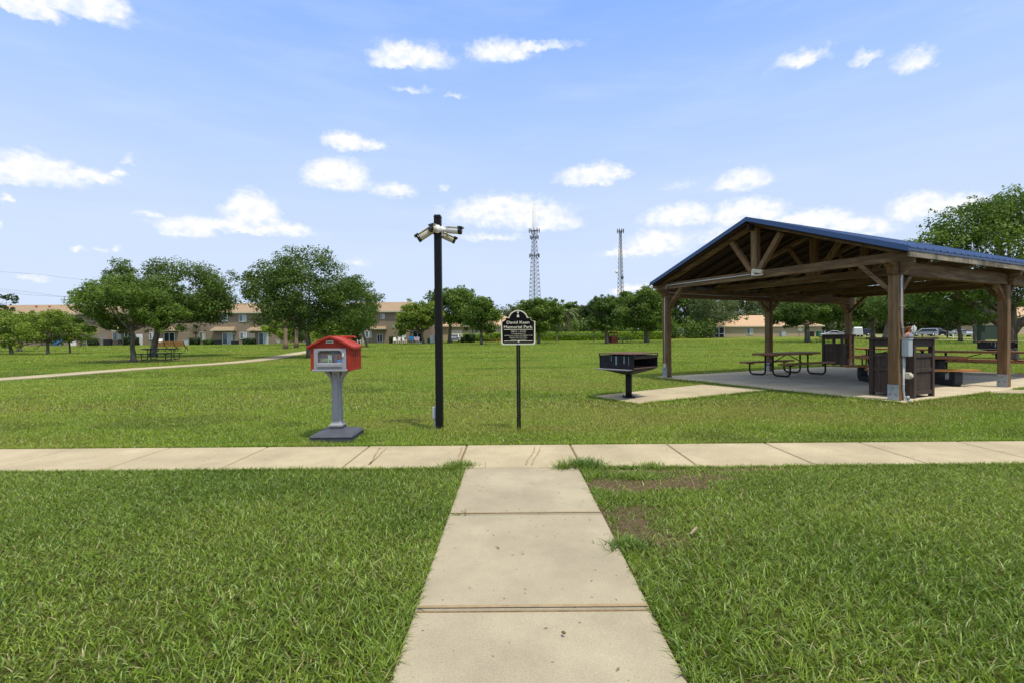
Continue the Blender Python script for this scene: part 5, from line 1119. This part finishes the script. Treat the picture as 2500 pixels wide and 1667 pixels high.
def make_sign():
    b = Vector((.095, 7.36, 0)); r = thing('memorial_sign', 'black memorial park sign with cream border and lettering on a perforated post', 'sign', b, R(0))
    k = .516/1285.0; CX, CY = 800, 1440   # sign drawn from its close-up, unit = plate pixels
    zb = P(1262, 841.5, 7.3).z
    def Q(x, y): return ((x-CX)*k, (CY-y)*k+zb)
    def outline(g):
        pts = []
        def arc(cx, cy, rx, ry, a0, a1, n):
            for i in range(n+1): a = R(a0+(a1-a0)*i/n); pts.append((cx+math.cos(a)*rx, cy-math.sin(a)*ry))
        L_, R_, Bt = 155+g, 1445-g, 1440-g
        pts.append((L_, 560+g*.6)); 
        arc(205-0, 430+0, 130+g*.0+g*.3, 130+g*.2, -70, 0, 6)   # concave left shoulder
        pts.append((430+g*.6, 410+g)); 
        arc(800, 500, 372-g, 355-g, 166, 14, 22)
        pts.append((1160-g*.6, 410+g)); arc(1395, 430, 130+g*.3, 130+g*.2, 180, 250, 6); pts.append((R_, 560+g*.6))
        arc(R_-85+g*.0, Bt-85, 85-g*.3, 85-g*.3, 0, -90, 6); arc(L_+85, Bt-85, 85-g*.3, 85-g*.3, -90, -180, 6)
        return [Q(x, y) for x, y in pts]
    MB().prism(outline(0), -.050, -.046).build('border', M['signcream'], r); MB().prism(outline(42), -.053, -.0505).build('plate', M['sign'], r)
    m = M['signcream']; y = -.0535
    def T_(s, x0, x1, base, size, bold=.0): a = Q(x0, base); c = Q(x1, base); text_mesh(s, size*k, (a[0]+c[0])/2, a[1], y, m, r, width=c[0]-a[0], bold=bold)
    T_('David Keen', 370, 1222, 655, 150, .0004); T_('Memorial Park', 262, 1338, 828, 150, .0004)
    T_('7.20.17 — 3.15.22', 525, 1082, 972, 78, .0002); T_('In loving memory of', 548, 1068, 1045, 62, .0); T_('a beloved son, brother and neighbor of the', 268, 1338, 1112, 56, .0); T_('Newport Isles Community.', 470, 1140, 1185, 58, .0); T_('Forever in our hearts!', 520, 1095, 1265, 58, .0)
    for (yy) in (875, 1303): a = Q(265, yy+9); c = Q(1338, yy-9); MB().bb((a[0],-.055,a[1]),(c[0],-.0532,c[1])).build('rule_line', m, r)
    tr = [(795,285),(815,300),(850,405),(815,405),(795,435),(780,405),(748,405),(775,300)]; MB().prism([Q(*p) for p in tr], -.055, -.0532).build('tree_emblem', m, r)
    for (xx, yy) in ((792,245),(808,1325)): q = Q(xx, yy); MB().tube([(q[0],-.0532,q[1]),(q[0],-.060,q[1])], .0135, 12).build('rivet', M['rivet'], r)
    # perforated channel post
    mb = MB(); w = .052; hole = .0085; p = .0254*1.25; z = -.02; top = zb+.45; dx0, dx1 = .0035, .0035
    n = int((top-z)/p)
    mb.bb((-w/2,-.042,z),(-hole/2,-.038,top)); mb.bb((hole/2,-.042,z),(w/2,-.038,top))
    for i in range(n+1): mb.bb((-hole/2,-.0418,z+i*p),(hole/2,-.0382,min(z+i*p+p-hole*1.15, top)))
    mb.bb((-w/2-.004,-.042,z),(-w/2,-.012,top)); mb.bb((w/2,-.042,z),(w/2+.004,-.012,top)); mb.build('post', M['pole'], r)
make_sign()

# ------------------------------------------------------------------ little library
def make_library():
    r = thing('book_library', 'small red roofed book exchange box on a grey pedestal beside the sidewalk', 'book box', (LIBC[0], LIBC[1], 0), R(1.5))
    hw, hd = .285, .30
    mb = MB(); mb.add([(-hw,-hd,0),(hw,-hd,0),(hw,hd,0),(-hw,hd,0),(-hw,-hd,.07),(hw,-hd,.07),(hw,hd,.07),(-hw,hd,.07),(-hw-.01,-hd-.01,.075),(hw+.01,-hd-.01,.075),(hw+.01,hd+.01,.075),(-hw-.01,hd+.01,.075),(-hw+.02,-hd+.02,.105),(hw-.02,-hd+.02,.105),(hw-.02,hd-.02,.105),(-hw+.02,hd-.02,.105),(-.10,-.10,.155),(.10,-.10,.155),(.10,.10,.155),(-.10,.10,.155)],
        [tuple(l*4+i for i in ()) or (l*4, l*4+1, l*4+5, l*4+4) for l in range(4)]+[(l*4+1, l*4+2, l*4+6, l*4+5) for l in range(4)]+[(l*4+2, l*4+3, l*4+7, l*4+6) for l in range(4)]+[(l*4+3, l*4, l*4+4, l*4+7) for l in range(4)]+[(16,17,18,19),(0,3,2,1)])
    b = mb.build('base', M['libdark'], r, bevel=.004)
    MB().box((0,0,.17),(.19,.19,.035)).build('base_collar', M['libdark'], r, bevel=.004)
    mb = MB(); lv = [(.188,.092),(.205,.092),(.225,.076),(.25,.062),(.98,.055)]; vs = []
    for z, s in lv: vs += [(-s,-s,z),(s,-s,z),(s,s,z),(-s,s,z)]
    mb.add(vs, [(l*4+k, l*4+(k+1) % 4, (l+1)*4+(k+1) % 4, (l+1)*4+k) for l in range(4) for k in range(4)]+[(16,17,18,19)])
    mb.build('pedestal', M['libgrey'], r, bevel=.004)
    MB().bb((-.038,-.068,.28),(.030,-.060,.86)).build('pedestal_panel', M['libgrey'], r, bevel=.004); MB().tube([(-.004,-.058,.905),(-.004,-.066,.905)], .022, 16).build('round_boss', M['libgrey'], r)
    for s in (-1,1):
        prof = []; n = 8
        for i in range(n+1): a = math.pi/2*i/n; prof.append((s*(.060+.185*(1-math.cos(a))), .73+.25*math.sin(a)*1.0))
        inner = []
        for i in range(n+1): a = math.pi/2*i/n; inner.append((s*(.060+.10*(1-math.cos(a))), .86+.12*math.sin(a)))
        pr = prof+inner[::-1]; pr = pr if s > 0 else pr[::-1]
        MB().prism(pr, -.05, .05).build('bracket', M['libgrey'], r, bevel=.003)
    zb = .98; yf = -.27; yr = .23
    MB().bb((-.245,yf-.03,zb),(.235,yr,zb+.028)).build('shelf_tray', M['libgrey'], r, bevel=.006)
    # red house body: hollow
    x0, x1 = -.27, .275; zt = 1.315; t = .03
    mb = MB(); mb.bb((x0,yf,zb+.005),(x0+.045,yr,zt)); 
    for i in range(6): y = yf+.04+(yr-yf-.08)*i/5; mb.bb((x0-.003,y-.03,zb+.03),(x0+.001,y+.03,zt-.03))
    mb.build('side_wall', M['red'], r, bevel=.004)
    mb = MB(); mb.bb((x1-.045,yf,zb+.005),(x1,yr,zt)); mb.bb((x1-.05,yf-.002,zb+.005),(x1+.006,yf+.02,zt))
    for i in range(5): y = yf+.07+(yr-yf-.1)*i/4; mb.bb((x1-.001,y-.035,zb+.035),(x1+.004,y+.035,zt-.03))
    mb.bb((x1-.002,yf,zb+.005),(x1+.008,yr,zb+.03)); mb.build('side_wall', M['red'], r, bevel=.004)
    MB().bb((x0+.046,yr-t,zb+.03),(x1-.046,yr,zt)).build('back_wall', M['red'], r); MB().bb((x0+.046,yf+.035,zb+.0285),(x1-.046,yr-t-.001,zb+.06)).build('book_floor', M['libgrey'], r)
    arch = lambda x, base, hgt: base+hgt*(1-abs(x)**1.22/(.31**1.22))
    xs = [-.31+.62*i/16 for i in range(17)]
    g = MB(); pr = [(x, arch(x,1.320,.120)) for x in xs if abs(x) <= .272]; g.prism([(-.268,1.292)]+pr+[(.270,1.292)], yf+.005, yf+.03); g.build('gable_front', M['red'], r)
    for (ya, yb, lift, nm) in ((yf-.035,yf+.02,.0,'front_roof_lip'),(yf+.021,.13,-.012,'roof'),(.131,.24,.0,'rear_roof_band')):
        sc = .985 if nm == 'roof' else (1.0 if nm == 'front_roof_lip' else .95)
        up = [(x*sc, arch(x,1.322,.142)+lift) for x in xs]; lo = [(x*sc, arch(x,1.322,.142)+lift-.036) for x in xs][::-1]
        MB().prism(up+lo, ya, yb).build(nm, M['red'], r, bevel=.006)
    MB().prism([(-.20,1.43),(-.17,1.462),(.19,1.462),(.22,1.43)], .16, .24).build('rear_ridge', M['red'], r, bevel=.008)
    # grey door with window
    X0, X1, Z0, Z1 = -.222, .218, zb+.03, zt-.022; wx0, wx1, wz0, wz1 = -.168, .158, 1.095, 1.262; c = .018
    dm = MB(); y0, y1 = yf-.012, yf+.012
    dm.bb((X0,y0,Z0),(X1,y1,wz0)); dm.bb((X0,y0,wz1),(X1,y1,Z1)); dm.bb((X0,y0,wz0),(wx0,y1,wz1)); dm.bb((wx1,y0,wz0),(X1,y1,wz1))
    for (xx, s) in ((wx0,1),(wx1,-1)):
        pr = [(xx,wz1),(xx+s*c*1.6,wz1),(xx+s*c*1.1,wz1-c*.5),(xx+s*c,wz1-c*.9),(xx+s*c*.4,wz1-c*1.2),(xx,wz1-c*1.6)]; dm.prism(pr if s > 0 else pr[::-1], y0+.001, y1-.001)
    d = dm.build('door', M['libgrey'], r, bevel=.003)
    MB().bb((-.178,y0-.012,1.035),(.168,y0-.0005,1.092)).build('door_ledge', M['libgrey'], d, bevel=.006); MB().bb((-.155,y0-.020,1.045),(.145,y0-.0125,1.080)).build('ledge_panel', M['libgrey'], d, bevel=.004)
    MB().box((.182,y0-.008,1.205),(.016,.014,.05)).build('latch', M['white'], d)
    gm = bpy.data.materials.new('clear_pane'); gm.use_nodes = True; gb = gm.node_tree.nodes['Principled BSDF']; gb.inputs['Base Color'].default_value = (1,1,1,1); gb.inputs['Roughness'].default_value = .05; gb.inputs['Alpha'].default_value = .04
    MB().bb((wx0+.001,yf-.002,wz0+.001),(wx1-.001,yf+.001,wz1-.001)).build('window_pane', gm, d)
    pl = MB().bb((-.055,yf-.0,1.365),(.045,yf+.004,1.400)).build('name_plate', M['signcream'], r); text_mesh('Simplay3', .03, -.005, 1.374, yf-.0015, M['libdark'], pl, width=.082, bold=.0004)
    pl.location = (0,-.004,0)
    return r
make_library()
def book(label, x, w, h, t, col, dy=0.0, band=None, tilt=0.0):
    r = thing('book', label, 'book', (LIBC[0]+x, LIBC[1]-.20+dy, 1.042), R(1.5)+tilt, 'books inside the red book box'); m = mat('cover', col, .5, var=.18, vscale=30, col2=tuple(min(1, c*1.8+.05) for c in col), c2scale=25)
    MB().box((0,0,h/2),(w,t,h)).build('cover', m, r); MB().box((.004,0,h/2+.003),(w-.008,t-.008,h-.004)).build('pages', M['signcream'], r)
    if band: MB().bb((-w*.3,-t/2-.001,h*.35),(w*.3,-t/2-.0004,h*.6)).build('cover_picture', mat('picture', band, .5), r)
book('wide picture book with pale yellow cover standing at lower left', -.105, .115, .115, .015, (.30,.28,.10), -.01, (.10,.25,.30))
book('purple spined picture book behind the yellow one', -.12, .13, .15, .02, (.10,.045,.12), .02)
book('orange brown book lying back at the left', -.09, .15, .175, .02, (.25,.10,.05), .05)
book('white and green book in the middle', -.02, .055, .16, .02, (.50,.55,.38), -.005, (.18,.4,.08))
book('dark navy book right of the middle', .03, .045, .185, .03, (.015,.03,.06), .01)
book('dark green tall book behind the middle', .01, .1, .20, .02, (.02,.06,.03), .06)
book('red orange narrow book standing on edge', .068, .02, .165, .05, (.40,.07,.03), .0)
book('brick red book at the right', .115, .075, .17, .02, (.25,.05,.03), .02, (.3,.15,.1))
book('small bright blue book in front at the right', .118, .062, .095, .012, (.01,.25,.65), -.02, (.55,.65,.75))

# ------------------------------------------------------------------ person
def make_person(p, rz):
    r = thing('person', 'person in a lavender sleeveless top with long auburn hair standing behind the near bin', 'person', p, rz)
    J = {'pelvis':(0,0,.92,.135),'waist':(0,0,1.05,.115),'chest':(0,.01,1.25,.135),'neckb':(0,.01,1.40,.07),'neck':(0,0,1.46,.052),'head':(0,-.02,1.56,.085),'crown':(0,-.01,1.64,.07)}
    V = [J['pelvis'],J['waist'],J['chest'],J['neckb'],J['neck'],J['head'],J['crown']]; E = [(0,1),(1,2),(2,3),(3,4),(4,5),(5,6)]
    def chain(start, pts):
        prev = start
        for q in pts: V.append(q); E.append((prev, len(V)-1)); prev = len(V)-1
        return prev
    for s in (-1,1):
        chain(0, [(s*.09,0,.80,.095),(s*.11,-.01,.48,.058),(s*.11,.02,.10,.038),(s*.115,-.10,.03,.03)])
        h = chain(3, [(s*.10,.01,1.385,.06),(s*.175,.01,1.355,.052),(s*.27,.03,1.14,.038),(s*.12,-.14,1.10,.028),(s*.06,-.17,1.12,.024)])
        for k in range(4): chain(h, [(s*(.03-.012*k),-.185-.002*k,1.135-.014*k,.0085),(s*(-.005-.010*k),-.19,1.135-.016*k,.007)])
        chain(h, [(s*.04,-.175,1.155,.009),(s*.02,-.185,1.165,.007)])
    me = bpy.data.meshes.new('body'); me.from_pydata([v[:3] for v in V], E, []); o = bpy.data.objects.new('body', me); COL.objects.link(o); o.parent = r
    sk = o.modifiers.new('skin', 'SKIN')
    for i, v in enumerate(V): me.skin_vertices[0].data[i].radius = (v[3], v[3]*.85)
    me.skin_vertices[0].data[0].use_root = True; sb = o.modifiers.new('sub', 'SUBSURF'); sb.levels = 1; sb.render_levels = 1; me.materials.append(M['skin'])
    def shell(name, rings, m):
        mb = MB(); n = 16; vs = []
        for (z, a, b, cy) in rings: vs += [(math.cos(k*2*math.pi/n)*a, cy+math.sin(k*2*math.pi/n)*b, z) for k in range(n)]
        mb.add(vs, [(l*n+k, l*n+(k+1) % n, (l+1)*n+(k+1) % n, (l+1)*n+k) for l in range(len(rings)-1) for k in range(n)], True); mb.build(name, m, r, fix=False)
    shell('tank_top', [(.88,.185,.15,0),(1.0,.165,.135,0),(1.12,.155,.13,0),(1.25,.175,.145,.01),(1.34,.165,.12,.01),(1.39,.11,.09,.01)], M['lavender']); shell('shorts', [(.60,.20,.13,0),(.80,.195,.145,0),(.90,.178,.14,0)], M['denim'])
    mb = MB(); n = 14; rings = [(1.70,.03,.03,.0),(1.685,.075,.085,.0),(1.64,.105,.11,.01),(1.56,.11,.115,.03),(1.48,.11,.085,.055),(1.36,.12,.06,.085),(1.22,.09,.04,.10)]
    vs = []
    for (z, a, b, cy) in rings: vs += [(math.cos(k*2*math.pi/n)*a, cy+math.sin(k*2*math.pi/n)*b*(1 if math.sin(k*2*math.pi/n) > 0 or z > 1.62 else .15), z) for k in range(n)]
    mb.add(vs, [(l*n+k, l*n+(k+1) % n, (l+1)*n+(k+1) % n, (l+1)*n+k) for l in range(len(rings)-1) for k in range(n)]+[tuple(range(n))], True); mb.build('hair', M['hair'], r, fix=False)
    for s in (-1,1): MB().tube([(s*.032,-.102,1.565),(s*.032,-.112,1.565)], .011, 8).build('eye', M['dark'], r); MB().tube([(s*.085,-.02,1.54),(s*.098,-.015,1.57)], .014, 6).build('ear', M['skin'], r)
    MB().tube([(0,-.10,1.57),(0,-.128,1.535),(0,-.105,1.53)], [.008,.014,.008], 6).build('nose', M['skin'], r); MB().tube([(-.025,-.104,1.505),(.025,-.104,1.505)], .006, 6).build('mouth', mat('lips', (.35,.10,.09), .6), r)
pp = P(2219, 840, 21.0); make_person(Vector((pp.x, 21.0, 0)), R(25))
